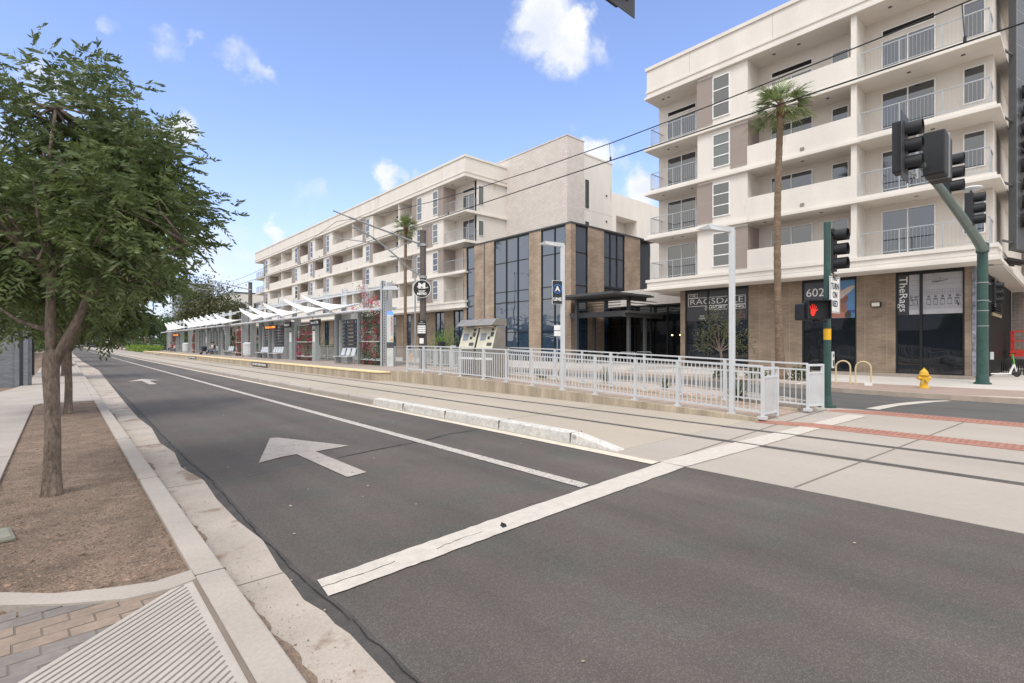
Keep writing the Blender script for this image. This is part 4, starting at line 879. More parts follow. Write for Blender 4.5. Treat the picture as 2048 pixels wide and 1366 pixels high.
for y in (1.0, 6.8, 13.0, 18, 26, 32, 38, 44, 58, 66, 74):
    zz = np.interp(y, [p[1] for p in p2], [p[2] for p in p2]); dr.tube([(8.95, y, 5.62), (8.95, y + .03, zz)], .006, 4).lathe([(.02, -.04), (.02, .04)], (8.95, y, 5.66), 6)
dr.build('dropper', m_black, cwr)
# round system sign on the pole
ds = empty('round_sign', (13.12, 21.3, 4.3), 'round black station sign with white M emblem on the brown pole', 'sign', rz=-R(62) + R(20))
ds.rotation_euler.z = -R(42)
MB().lathe([(.44, 0), (.44, -.03)], n=40, axis='y').build('rim', m_txt, ds); MB().lathe([(.415, -.031), (.415, -.038)], n=40, axis='y').build('face', m_blk, ds)
text('M', .36, (0, -.05, .13), FY, m_txt, ds, bold=.018, w=.34, name='emblem'); text('VALLEY', .105, (0, -.05, -.12), FY, m_txt, ds, bold=.004, w=.34); text('METRO', .15, (0, -.05, -.25), FY, m_txt, ds, bold=.008, w=.46)
o = MB()
for k in range(14):
    a0, a1 = 2.6 + k / 14 * 3.4, 2.6 + (k + 1) / 14 * 3.4; o.bar((.05 + .26 * math.cos(a0), -.055, .1 + .08 * math.sin(a0)), (.05 + .26 * math.cos(a1), -.055, .1 + .08 * math.sin(a1)), .01, .03)
o.build('swoosh', m_txt, ds)
ins = empty('notice_sign', (13.1, 21.3, 2.35), 'black and white notice panel low on the brown pole under the round sign', 'sign', rz=-R(42))
MB().box(-.2, .2, -.03, -.01, -.38, .42).build('plate', m_blk, ins); MB().box(-.19, .19, -.034, -.03, -.22, .16).build('panel', m_txt, ins); MB().box(-.1, .1, -.03, -.01, -.72, -.46).build('lower_plate', m_txt, ins)
gl = MB()
for r_ in range(3):
    for c_ in range(5): gl.box(-.16 + c_ * .068, -.12 + c_ * .068, -.037, -.034, .06 - r_ * .11, .10 - r_ * .11)
gl.build('symbols', m_blk, ins); text('NO', .07, (0, -.036, .34), FY, m_txt, ins); text('TRESPASSING', .06, (0, -.036, .25), FY, m_txt, ins, w=.34)

# ------------------------------------------------------------------ signals
def signal_head(par, loc, rz_=0, scale=1.0, plate=True):
    Mx = Matrix.Translation(loc) @ Matrix.Rotation(rz_, 4, 'Z') @ Matrix.Scale(scale, 4)
    h = MB().box(-.17, .17, -.02, .2, -.54, .54).xf(Mx).build('signal_head', m_sig, par, bevel=.02)
    for i in range(3):
        z = .36 - i * .36; n = 20; vs = []; fs = []
        for j, (yy_, rr) in enumerate(((-.02, .155), (-.30, .158))):
            for k in range(n + 1):
                a = R(-50) + R(280) * k / n; vs.append((rr * math.cos(a), yy_, z + rr * math.sin(a)))
        for j, (yy_, rr) in enumerate(((-.30, .150), (-.02, .148))):
            for k in range(n + 1):
                a = R(-50) + R(280) * k / n; vs.append((rr * math.cos(a), yy_, z + rr * math.sin(a)))
        q = n + 1
        for j in range(3): fs += [(j * q + k, j * q + k + 1, (j + 1) * q + k + 1, (j + 1) * q + k) for k in range(n)]
        MB().add(vs, fs).xf(Mx).build('visor', m_sig, h, smooth=False)
        MB().lathe([(.145, -.03), (.10, -.05), (.0, -.055)], (0, 0, z), 16, 'y').xf(Mx).build('lens', m_lens, h)
    if plate:
        b = MB().box(-.33, -.171, .0, .012, -.70, .70).box(.171, .33, .0, .012, -.70, .70).box(-.171, .171, 0, .012, .541, .70).box(-.171, .171, 0, .012, -.70, -.541).xf(Mx); b.build('backplate', M('backplate', (.05, .052, .06), .5), h)
    return h
ma = empty('traffic_signal', (27.0, 2.5, 0), 'tall green pole with a mast arm of black signal heads at the right corner', 'traffic signal')
MB().lathe([(.27, .0), (.27, .09), (.21, .12), (.195, .3), (.185, .4), (.165, 5.2), (.2, 5.2), (.2, 5.55), (.12, 5.6)], n=20).build('pole', m_green, ma)
MB().tube([(0, 0, 5.35), (-2.5, -.05, 5.45), (-6, -.08, 5.58), (-9.5, -.1, 5.68), (-12.4, -.1, 5.74)], [.175, .155, .125, .095, .07], 14).build('mast_arm', m_greenL, ma)
signal_head(ma, (-13.6, -.05, 5.8)); signal_head(ma, (-8.75, -.15, 6.3), plate=False); signal_head(ma, (-4.6, -.2, 6.05), plate=False); signal_head(ma, (.95, -.3, 3.65), scale=.8)
MB().tube([(-12.75, -.1, 5.3), (-12.75, -.1, 6.4)], .03, 8).tube([(-13.5, 0, 5.4), (-12.4, -.1, 5.4)], .025, 6).tube([(-13.5, 0, 6.3), (-12.4, -.1, 6.3)], .025, 6).build('bracket', m_galv2, ma); MB().tube([(-5.3, -.1, 5.5), (-4.5, -.1, 5.6)], .025, 6).build('bracket', m_galv2, ma); MB().tube([(.1, -.1, 4.0), (.95, -.2, 4.0)], .02, 6).build('bracket', m_galv2, ma); MB().tube([(.1, -.1, 3.3), (.95, -.2, 3.3)], .02, 6).build('bracket', m_galv2, ma)
for z in (4.0, 3.3, 2.9, 2.3): MB().lathe([(.19, 0), (.19, .03)], (0, 0, z), 18).build('strap', m_galv2, ma)
tb = MB().box(-12.1, -11.1, -.5, -.1, 5.5, 6.5); tb.build('blank_out_sign', m_sig, ma, bevel=.03)
MB().box(-11.65, -11.63, -.53, -.07, 5.48, 6.52).build('sign_seam', m_galv2, ma)
MB().tube([(-3.2, 0, 5.5), (-3.2, 0, 7.0)], .035, 8).build('luminaire_stalk', m_green, ma); MB().lathe([(.0, .08), (.3, .04), (.33, 0), (.28, -.05), (0, -.07)], (-3.2, 0, 7.05), 18).build('luminaire', m_galv, ma)
MB().box(.2, .3, -.3, -.2, 1.0, 1.3).build('push_button', m_galv, ma)
# pedestrian pole
pp = empty('traffic_signal', (14.55, 4.25, .0), 'short green pole with red hand display and one black signal head', 'traffic signal')
MB().lathe([(.2, .0), (.2, .05), (.12, .08), (.11, .15), (.085, .3), (.08, 4.7), (.07, 4.72)], n=16).build('pole', m_green, pp)
MB().lathe([(.0855, 1.72), (.0855, 2.0)], n=16).build('yellow_band', m_ybelt, pp)
signal_head(pp, (.92, .1, 4.13), scale=1.05, plate=False)
MB().tube([(0, 0, 4.58), (.85, .1, 4.5)], .025, 6).build('bracket', m_sig, pp); MB().tube([(0, 0, 3.5), (.85, .1, 3.5)], .025, 6).build('bracket', m_sig, pp)
# pedestrian head faces the near corner
phm = Matrix.Translation((-.57, .06, 2.46)) @ Matrix.Rotation(-R(50), 4, 'Z')
ph = MB().box(-.26, .26, -.02, .2, -.23, .23).xf(phm).build('pedestrian_head', m_sig, pp, bevel=.03)
v = MB().box(-.27, -.25, -.16, -.02, -.23, .24).box(.25, .27, -.16, -.02, -.23, .24).box(-.25, .25, -.16, -.02, .22, .24).xf(phm); v.build('visor', m_sig, ph)
hand = MB(); cxh, czh = -.1, 0
hand.box(cxh - .055, cxh + .05, -.03, -.024, -.10, .02)
for i, (dx, h, sl_) in enumerate(((-.055, .10, -.03), (-.02, .14, -.008), (.012, .13, .008), (.045, .09, .02))): hand.bar((cxh + dx + .008, -.027, .01), (cxh + dx + sl_ + .008, -.027, h), .006, .017)
hand.bar((cxh + .045, -.027, -.05), (cxh + .10, -.027, .02), .006, .024); hand.box(cxh - .035, cxh + .03, -.03, -.024, -.15, -.10)
hand.xf(phm).build('red_hand', M('led_red', (.5, .02, .01), .5, emit=((1, .04, .015), .8)), ph)
gr_ = MB()
for i in range(-12, 13):
    gr_.bar((max(-.25, i * .04 - .22), -.05, -.22 if i * .04 - .22 > -.25 else -.22 + (-.25 - (i * .04 - .22))), (min(.25, i * .04 + .22), -.05, .22 if i * .04 + .22 < .25 else .22 - (i * .04 + .22 - .25)), .004, .006)
gr_.xf(phm).build('visor_louvre', m_sig, ph)
ph2 = MB().box(-.22, .22, -.1, .2, -.21, .21).xf(Matrix.Translation((-.52, .36, 2.42)) @ Matrix.Rotation(R(150), 4, 'Z')).build('pedestrian_head', m_sig, pp, bevel=.04)
MB().tube([(-.5, .15, 2.2), (0, 0, 2.2)], .03, 6).build('bracket', m_sig, pp); MB().tube([(-.3, .0, 2.74), (0, 0, 2.74)], .03, 6).build('bracket', m_sig, pp)
MB().box(.1, .22, -.07, 0, .95, 1.25).build('push_button', m_sig, pp); MB().box(.08, .24, -.09, -.07, 1.0, 1.42).build('button_sign', m_txt, pp)
MB().box(.12, .20, -.095, -.09, 1.05, 1.2).box(.13, .19, -.095, -.09, 1.28, 1.36).build('button_symbol', m_blk, pp)
nt = empty('regulatory_sign', (14.66, 4.12, 2.86), 'white upright sign reading no turn on red on the short green pole', 'sign', rz=-R(6))
MB().box(-.3, .3, -.01, .0, -.46, .46).build('plate', m_txt, nt); text('NO\nTURN\nON\nRED', .22, (0, -.012, .10), FY, m_blk, nt, w=.44, ext=.003, bold=.004)
bo = MB(); bo.box(-.28, .28, -.014, -.01, -.44, -.43).box(-.28, .28, -.014, -.01, .43, .44).box(-.28, -.27, -.014, -.01, -.44, .44).box(.27, .28, -.014, -.01, -.44, .44); bo.build('border', m_blk, nt)
# near overhead signal head cut by the top of the frame
oh = empty('traffic_signal', (5.6, 4.09, 0), 'black signal head hanging into the top edge of the picture', 'traffic signal')
signal_head(oh, (0, 0, 6.83)); MB().tube([(-7.3, -.1, 6.9), (0, .3, 7.1), (.6, .3, 7.1)], .06, 10).build('mast_arm', m_greenL, oh); MB().lathe([(.2, .1), (.14, .3), (.12, 7.0)], (-7.3, -.1, 0), 14).build('pole', m_green, oh)

# ------------------------------------------------------------------ street furniture
hy = empty('fire_hydrant', (22.9, 3.65, .04), 'yellow fire hydrant on the far pavement by the shop window', 'hydrant', rz=-R(42))
MB().lathe([(.17, 0), (.17, .04), (.115, .06), (.11, .42), (.13, .44), (.155, .46), (.155, .49), (.135, .5), (.12, .58), (.06, .66), (.03, .68), (.03, .72), (0, .72)], n=18).build('body', m_ylw, hy, smooth=False)
MB().lathe([(.06, -.22), (.06, -.08), (.05, .08), (.06, .08), (.06, .22)], (0, 0, .36), 12, 'x').lathe([(.075, -.17), (.075, -.05)], (0, 0, .3), 12, 'y').build('outlet_caps', m_ylw, hy)
MB().tube([(-.2, 0, .33), (-.14, -.12, .18), (-.05, -.15, .3)], .008, 5).build('chain', m_galv2, hy)
hy2 = copy_tree(hy); hy2.location = (24.0, 40.9, .04); hy2['label'] = 'distant yellow hydrant seen between the pylon and the railing'
for i, (x, y, lab) in enumerate(((23.3, 6.25, 'cream hoop bicycle rack nearer the short green pole'), (22.8, 5.45, 'cream hoop bicycle rack with a blue-white tag at its foot, nearer the hydrant'))):
    b = empty('bike_rack', (x, y, .04), lab, 'bike rack', 'hoop bicycle racks'); MB().tube([(0, -.25, 0), (0, -.25, .65)] + [(0, -.25 * math.cos(k / 8 * math.pi), .65 + .25 * math.sin(k / 8 * math.pi)) for k in range(1, 8)] + [(0, .25, .65), (0, .25, 0)], .028, 8).build('hoop', M('rack_cream', (.62, .50, .30), .5), b)
    if i: MB().box(-.06, -.04, -.3, -.05, -.0, .12).build('tag', m_txt, b)
# scooter
sc_ = empty('scooter', (33.6, 2.4, .04), 'white and green electric scooter parked behind the big green pole', 'scooter', rz=-R(50))
def wheel(x, r): return MB().lathe([(r * .6, -.03), (r, -.025), (r, .025), (r * .6, .03)], (x, 0, r), 18, 'y')
wheel(-.6, .12).build('wheel', m_blk, sc_); wheel(.6, .14).build('wheel', m_blk, sc_)
MB().add([(-.55, -.07, .12), (.3, -.07, .12), (.3, .07, .12), (-.55, .07, .12), (-.55, -.07, .17), (.3, -.07, .18), (.3, .07, .18), (-.55, .07, .17)], [(0, 3, 2, 1), (4, 5, 6, 7), (0, 1, 5, 4), (1, 2, 6, 5), (2, 3, 7, 6), (3, 0, 4, 7)]).tube([(.28, 0, .15), (.48, 0, .6)], .045, 8).tube([(.6, 0, .16), (.5, 0, .55)], .03, 8).build('deck', m_txt, sc_)
MB().tube([(.5, 0, .55), (.40, 0, 1.12)], .03, 8).build('steering_column', M('lime_green', (.12, .45, .06), .45), sc_); MB().tube([(.40, -.24, 1.12), (.40, .24, 1.12)], .02, 6).build('handlebar', m_blk, sc_)
rk = empty('bike_rack', (35.6, 2.2, .04), 'cluster of black wheel hoops behind the parked scooter', 'bike rack', rz=R(30))
for i in range(6): MB().tube([(i * .18, -.02, 0), (i * .18, -.02, .5)] + [(i * .18, -.02 - .3 + .3 * math.cos(k / 8 * math.pi), .5 + .3 * math.sin(k / 8 * math.pi)) for k in range(1, 8)] + [(i * .18, -.62, .5), (i * .18, -.62, 0)], .03, 6).build('hoop', m_blk, rk)
# scissor lift
sl_ = empty('scissor_lift', (41.5, 2.0, .04), 'red scissor lift basket standing in the covered passage', 'lift'); mr_ = M('lift_red', (.50, .04, .03), .5)
q = MB()
for z in (1.2, 1.75, 2.3):
    for (a, b) in (((-.8, -.55), (.8, -.55)), ((.8, -.55), (.8, .55)), ((.8, .55), (-.8, .55)), ((-.8, .55), (-.8, -.55))): q.bar((*a, z), (*b, z), .06, .06)
for x in (-.8, 0, .8):
    for y in (-.55, .55): q.bar((x, y, 1.1), (x, y, 2.3), .06, .06)
q.build('basket', mr_, sl_); MB().box(-.85, .85, -.6, .6, .85, 1.15).build('base', mr_, sl_)
q = MB(); q.box(-.8, .8, -.5, .5, .3, .6)
for a in (-1, 1): q.bar((-.6 * a, -.4, .6), (.6 * a, -.4, .9), .08, .08)
q.build('scissor', m_blk, sl_)
for (x, y) in ((-.6, -.5), (.6, -.5), (-.6, .5), (.6, .5)): MB().lathe([(.2, -.08), (.2, .08)], (x, y, .2), 12, 'y').build('wheel', m_blk, sl_)
# utility box lid in the soil
ub = empty('utility_box', (-.42, 5.55, .115), 'flat grey-green utility box lid set in the soil at the left edge', 'utility box', rz=R(8)); MB().box(-.3, .14, -.17, .17, 0, .03).build('rim', M('lid_grey', (.22, .21, .17), .8), ub, bevel=.01); MB().box(-.27, .115, -.145, .145, .03, .036).build('lid', M('lid_green', (.27, .265, .21), .8, var=.1), ub)
# ticket machines
def machine(x, y, lab):
    t = empty('ticket_machine', (x, y, PZ), lab, 'ticket machine', 'ticket machines', rz=-R(82))
    MB().box(-.42, .42, 0, .75, 0, 1.02).add([(-.42, 0, 1.02), (.42, 0, 1.02), (.42, .75, 1.02), (-.42, .75, 1.02), (-.42, .28, 1.85), (.42, .28, 1.85), (.42, .75, 1.85), (-.42, .75, 1.85)], [(4, 5, 6, 7), (1, 2, 6, 5), (2, 3, 7, 6), (3, 0, 4, 7)]).build('cabinet', m_steel, t)
    f = lambda u, v, o: (u, .28 * (v - 1.02) / .83 - o, v - o * .3)
    def sl(u0, u1, v0, v1, o0, m, nm): MB().add([f(u0, v0, o0), f(u1, v0, o0), f(u1, v1, o0), f(u0, v1, o0), f(u0, v0, -.01), f(u1, v0, -.01), f(u1, v1, -.01), f(u0, v1, -.01)], [(0, 1, 2, 3), (4, 7, 6, 5), (0, 4, 5, 1), (1, 5, 6, 2), (2, 6, 7, 3), (3, 7, 4, 0)]).build(nm, m, t)
    sl(-.42, .42, .80 + .22, 1.85, .01, m_cream2, 'face'); sl(-.3, -.02, 1.35, 1.62, .02, M('screen_grey', (.22, .25, .30), .25), 'screen'); sl(.08, .18, 1.4, 1.5, .02, m_blk, 'card_slot'); sl(.2, .34, 1.5, 1.66, .02, m_gray, 'keypad'); sl(.1, .34, 1.15, 1.27, .02, m_gray, 'coin_tray'); sl(.2, .3, 1.72, 1.8, .02, m_blk, 'logo')
    MB().box(-.44, .44, -.012, -.0, .62, .70).build('tray_slot', m_txt, t)
    MB().add([(-.46, -.12, 1.9), (.46, -.12, 1.9), (.46, .8, 1.9), (-.46, .8, 1.9), (-.46, .18, 2.16), (.46, .18, 2.16), (.46, .8, 2.16), (-.46, .8, 2.16), ], [(0, 3, 2, 1), (4, 5, 6, 7), (0, 1, 5, 4), (1, 2, 6, 5), (2, 3, 7, 6), (3, 0, 4, 7)]).build('hood', m_steel, t, bevel=.02)
machine(11.75, 14.75, 'cream-faced steel ticket machine, right one of the pair'); machine(11.75, 15.85, 'cream-faced steel ticket machine, left one of the pair')
for i, (x, y) in enumerate(((12.3, 18.4), (12.7, 17.6))):
    t = empty('fare_validator', (x, y, PZ), ('left' if i == 0 else 'right') + ' black fare validator on a thin post beside the ticket machines', 'validator', 'fare validators'); MB().lathe([(.05, 0), (.05, 1.0)], n=8).build('post', m_galv2, t); MB().box(-.13, .13, -.12, .12, 1.0, 1.32).build('reader', m_sig, t, bevel=.04)
ps = empty('parking_sign', (25.5, 23.9, .1), 'two small white plates on a thin post before the brick hall', 'sign', rz=-R(42)); MB().lathe([(.03, 0), (.03, 2.9)], n=6).build('post', m_galv2, ps); MB().box(-.22, .22, -.04, -.02, 2.45, 2.8).box(-.22, .22, -.04, -.02, 2.05, 2.4).build('plate', m_txt, ps)

# ------------------------------------------------------------------ station shelters
SX = 13.3
def sail_mesh(tip, a, b):
    """curved membrane from a high tip to a low edge a-b"""
    tip, a, b = Vector(tip), Vector(a), Vector(b); n = 10; vs = []; fs = []
    for i in range(n + 1):
        u = i / n
        for j in range(7):
            v = j / 6; e = a.lerp(b, v); p = tip.lerp(e, u); p.z -= .42 * math.sin(math.pi * u); c_ = (a + b) / 2
            side = (v - .5) * 2; p += (tip.lerp(c_, u) - p) * .38 * math.sin(math.pi * u) * abs(side)
            vs.append(p)
    for i in range(n):
        for j in range(6): fs.append((i * 7 + j, i * 7 + j + 1, (i + 1) * 7 + j + 1, (i + 1) * 7 + j))
    top_ = MB().add(vs + [v - Vector((0, 0, .02)) for v in vs], fs + [tuple(k + len(vs) for k in f[::-1]) for f in fs]); return top_
def shelter(label, y0, y1, cols, big, tips, screens):
    t = empty('station_shelter', (SX, y0, PZ), label, 'shelter', 'platform shelters'); L = lambda x, y, z: (x - SX, y - y0, z - PZ)
    for y in cols:
        b = MB().box(-.24, -.10, y - y0 - .06, y - y0 + .06, 0, 3.15).box(.10, .24, y - y0 - .05, y - y0 + .05, 0, 3.15).box(-.10, .10, y - y0 - .01, y - y0 + .01, 0, 3.15); b.build('column', m_galv2, t)
    for y in big:
        b = MB().box(-.28, -.08, y - y0 - .13, y - y0 - .10, 0, 4.65).box(-.28, -.25, y - y0 - .13, y - y0 + .13, 0, 4.65).box(.1, .3, y - y0 - .13, y - y0 + .13, 0, 4.6).box(-.08, .1, y - y0 - .1, y - y0 + .1, 0, 4.1); b.build('main_column', M('column_steel', (.46, .48, .49), .5, metal=.2, var=.06), t)
        h = MB()
        for k in range(30): h.box(-.19, -.14, y - y0 - .135, y - y0 - .13, .2 + k * .145, .26 + k * .145)
        h.build('bolt_holes', m_gray, t)
    bm = MB().bar(L(13.0, y0, 3.55), L(13.0, y1, 3.55), .2, .12).bar(L(13.9, y0, 3.6), L(13.9, y1, 3.6), .14, .12).bar(L(13.35, y0, 4.72), L(13.35, y1, 4.72), .1, .1).bar(L(13.75, y0 - .2, 4.95), L(13.75, y1, 4.95), .09, .09)
    bm.tube([L(12.3, y0, 3.46), L(12.3, y1, 3.46)], .07, 8)
    y = y0 + 1
    while y < y1: bm.bar(L(12.3, y, 3.48), L(13.9, y, 3.62), .08, .1); y += 3.1
    bm.build('beam', m_galv, t)
    y = y0 + 2.9
    while y < y1:
        for o_ in (-.14, .18): MB().box(.1, .26, y - y0 + o_ - .06, y - y0 + o_ + .06, 3.1, 5.05 - PZ + .1).build('strut', m_galv, t)
        y += 3.05
    for ty in tips:
        sail_mesh(L(12.6, ty + 6.6, 5.05), L(12.05, ty, 3.66), L(14.1, ty + .5, 4.22)).build('sail', m_sail, t, smooth=True)
        MB().tube([L(12.0, ty - .02, 3.62), L(14.15, ty + .48, 4.18)], .055, 8).build('sail_tube', m_galv, t)
    for (a, b) in screens:
        s = MB().box(.16, .2, a - y0, b - y0, 2.75, 3.1); s.build('header_panel', M('panel_grey', (.42, .44, .45), .5), t)
        s = MB().box(.0, .3, b - y0 - .2, b - y0 - .0, 0, 2.75); s.build('side_panel', mats['panel_grey'], t)
        lv = MB()
        for k in range(9): lv.add([(.12, a - y0 + .1, .75 + k * .235), (.12, b - y0 - .25, .75 + k * .235), (.42, b - y0 - .25, .86 + k * .235), (.42, a - y0 + .1, .86 + k * .235), (.12, a - y0 + .1, .79 + k * .235), (.12, b - y0 - .25, .79 + k * .235), (.42, b - y0 - .25, .90 + k * .235), (.42, a - y0 + .1, .90 + k * .235)], [(0, 3, 2, 1), (4, 5, 6, 7), (0, 1, 5, 4), (1, 2, 6, 5), (2, 3, 7, 6), (3, 0, 4, 7)])
        lv.build('louvres', M('louvre_dark', (.05, .055, .065), .5), t)
    return t
def bench(y, w, label):
    t = empty('bench', (SX - .35, y, PZ), label, 'bench', 'platform benches'); n = int(w / .6)
    for i in range(n):
        yy_ = -w / 2 + (i + .5) * w / n
        s = MB().box(-.25, .2, yy_ - .26, yy_ + .26, .42, .46); s.build('seat', m_galv, t)
        s = MB().add([(.2, yy_ - .26, .5), (.2, yy_ + .26, .5), (.32, yy_ + .26, .95), (.32, yy_ - .26, .95), (.23, yy_ - .26, .5), (.23, yy_ + .26, .5), (.35, yy_ + .26, .95), (.35, yy_ - .26, .95)], [(0, 1, 2, 3), (4, 7, 6, 5), (0, 4, 5, 1), (1, 5, 6, 2), (2, 6, 7, 3), (3, 7, 4, 0)]); s.build('backrest', m_galv, t)
    for s_ in (-1, 1): MB().box(-.2, .15, s_ * w * .38 - .03, s_ * w * .38 + .03, 0, .42).build('leg', m_galv2, t)
    return t
def leafquads(P, D, Ln, Wd, up=None):
    """rhombus leaves: P base, D dir (unit), Ln, Wd arrays"""
    n = len(P); rv = nr.normal(size=(n, 3)); S = np.cross(D, rv); S /= np.linalg.norm(S, axis=1)[:, None] + 1e-9
    Ln = np.asarray(Ln).reshape(-1, 1) * np.ones((n, 1)); Wd = np.asarray(Wd).reshape(-1, 1) * np.ones((n, 1))
    V = np.stack([P, P + D * Ln * .45 + S * Wd, P + D * Ln, P + D * Ln * .45 - S * Wd], 1).reshape(-1, 3)
    return V, np.arange(4 * n).reshape(-1, 4)
def unit(a): return a / (np.linalg.norm(a, axis=1)[:, None] + 1e-9)
def trellis(ya, yb, ztop, label, vl, dens=1.0, green=.5):
    t = empty('trellis', (SX + .05, ya, PZ), label, 'trellis', 'planted mesh screens'); w = yb - ya; h = ztop - PZ
    f = MB().box(-.05, .05, -.05, .05, 0, h).box(-.05, .05, w - .05, w + .05, 0, h).bar((0, 0, .35), (0, w, .35), .05, .05).bar((-.12, 0, 1.35), (-.12, w, 1.35), .07, .05).bar((-.12, 0, .3), (-.12, w, .3), .07, .05).bar((0, 0, h), (0, w, h), .06, .06).bar((0, 0, 1.9), (0, w, 1.9), .03, .03)
    f.build('frame', m_galv, t); ms = MB()
    for k in range(int(h / .05)): ms.box(-.003, .003, 0, w, .1 + k * .05, .1055 + k * .05)
    for k in range(int(w / .1)): ms.box(-.003, .003, k * .1, k * .1 + .005, .1, h)
    ms.build('mesh', m_galv2, t)
    v = empty('bougainvillea', (SX + .05, ya, PZ), vl, 'plant', 'bougainvilleas'); n = int(4600 * dens)
    P = np.stack([nr.normal(.03, .10, n), nr.uniform(-.05, w + .05, n), h * 1.0 * nr.random(n) ** 1.25], 1)
    keep = (np.sin(P[:, 1] * 3.1 + ya) + np.sin(P[:, 2] * 2.7 + ya * 2) + nr.normal(0, .8, n)) > -.75
    P = P[keep]; V, F = leafquads(P, unit(nr.normal(size=P.shape)), nr.uniform(.06, .12, len(P)), .028); arrmesh('leaves', V, F, m_vine, v)
    cl = np.stack([nr.uniform(-.12, .05, 46), nr.uniform(0, w, 46), h * nr.random(46) ** .8], 1); Q = np.repeat(cl, 26, 0) + nr.normal(0, .075, (46 * 26, 3))
    V, F = leafquads(Q, unit(nr.normal(size=Q.shape)), .06, .028); arrmesh('flowers', V, F, m_bract, v)
    st_ = MB()
    for k in range(5):
        yk = nr.uniform(.2, w - .2); st_.tube([(0, yk, 0), (.03, yk + nr.uniform(-.2, .2), h * .4), (0, yk + nr.uniform(-.4, .4), h * .9)], .012, 5)
    st_.build('stems', m_bark, v); return t, v
shelter('nearest white-sailed platform shelter beside the emergency pylon', 25.3, 54.5, [28.35, 31.7, 39.2, 41.4, 45.6, 48.4, 51], [25.3, 53.9], [29.8, 33.7, 38.9, 43.2, 46.6], [(28.5, 31.6), (41.5, 45.5), (45.7, 48.3)])
shelter('second white-sailed platform shelter, in the middle of the platform', 57.5, 82, [60.8, 64, 67, 70, 73.5, 77], [81.5], [57.5, 61.2, 64.9, 68.6, 72.3, 76], [(60.9, 63.9), (64.1, 66.9), (67.1, 69.9), (70.1, 73.4)])
shelter('farthest white-sailed platform shelter at the far end of the platform', 85, 101, [88, 92, 96], [100.5], [86, 89.5, 93], [(96.2, 99.5)])
trellis(25.6, 28.3, 3.5, 'mesh screen thick with magenta flowers beside the emergency pylon', 'magenta bougainvillea on the nearest mesh screen', 1.3)
trellis(36.2, 39.1, 3.0, 'mesh screen under the second sail with sparse magenta flowers', 'bougainvillea with sparse magenta flowers on the screen left of the louvred bay')
trellis(54.8, 57.3, 3.0, 'mesh screen in the gap between the first two shelters', 'bougainvillea between the first two shelters'); trellis(77.3, 80.5, 3.0, 'mesh screen with pink flowers left of the couple on the bench', 'pink bougainvillea left of the seated couple')
trellis(92.3, 95.8, 3.0, 'farthest mesh screen, beside the person in red', 'bougainvillea behind the person in red')
# top tufts of the nearest vine
v = empty('bougainvillea', (SX, 26.6, 3.6), 'loose magenta bougainvillea sprays reaching over the top beam of the nearest shelter', 'plant'); cl = np.array([(0, -.3, .3), (0, 0, .5), (0, .4, .0), (-.3, 2.3, .1), (0, 1.4, .9), (-.1, 1.2, .3), (0, .8, .5), (0, 1.7, 1.3)])
Q = np.repeat(cl, 60, 0) + nr.normal(0, .12, (480, 3)); V, F = leafquads(Q, unit(nr.normal(size=Q.shape)), .06, .028); arrmesh('flowers', V, F, m_bract, v)
Q = np.repeat(cl, 50, 0) + nr.normal(0, .22, (400, 3)); V, F = leafquads(Q, unit(nr.normal(size=Q.shape)), .08, .025); arrmesh('leaves', V, F, m_vine, v)
bench(30.0, 2.2, 'three-seat perforated steel bench nearest the flowered screen'); bench(43.5, 2.6, 'steel bench in the right bay of the double louvred screen'); bench(47.0, 2.4, 'steel bench in the left bay of the double louvred screen'); bench(52, 1.8, 'steel bench just right of the big column with the white notice'); bench(65.5, 2.4, 'steel bench where the couple sits'); bench(58.9, 2.2, 'steel bench behind the litter bin'); bench(94.5, 2.2, 'farthest steel bench under the person in red')
def notice_case(y, label):
    t = empty('sign_column', (SX - .1, y, PZ), label, 'sign column', 'grey sign columns'); MB().box(-.13, .13, -.28, .28, 0, 2.9).build('column', M('panel_green_grey', (.33, .37, .36), .5), t); MB().box(-.14, -.13, -.22, .22, 1.35, 2.2).build('notice', m_txt, t); MB().box(-.145, -.14, -.22, .22, 2.1, 2.2).build('notice_heading', m_blk, t)
notice_case(35.3, 'grey column with a white notice right of the flowered screen in the nearest shelter'); notice_case(40.1, 'plain grey column below the orange display'); notice_case(70.2, 'grey column with notice behind the seated couple')
def name_sign(y, s, label, m=m_txt, back=m_blk, w=2.2, z=3.05, h=.42):
    t = empty('hanging_sign', (12.75, y, z), label, 'sign', None); MB().box(-.06, .06, -w / 2, w / 2, -h / 2, h / 2).build('box', back, t); MB().bar((0, -w * .3, h / 2), (0, -w * .3, .5), .03).bar((0, w * .3, h / 2), (0, w * .3, .5), .03).build('hanger', m_galv2, t)
    text(s, h * .62, (-.065, 0, 0), FX, m, t, w=w * .8, bold=.004); return t
name_sign(34.2, 'Roosevelt / Park', 'dark hanging station name sign in the nearest shelter', w=1.7)
name_sign(39.8, 'Station', 'dark hanging sign left of the sparse flowered screen', w=1.4)
name_sign(43.9, 'TRAIN 2 MIN', 'orange lit display under the third sail of the nearest shelter', m=M('amber_led', (.9, .3, .02), .5, emit=((1, .25, .02), 1.3)), w=3.3, h=.36, z=2.95)
name_sign(89.5, 'TRAIN 2 MIN', 'orange lit display in the farthest shelter', m=mats['amber_led'], w=5.5, h=.4, z=2.9)
ep = empty('emergency_pylon', (13.1, 24.45, PZ), 'slim white emergency call pylon with red lettering and a blue lamp', 'call point', rz=-R(30))
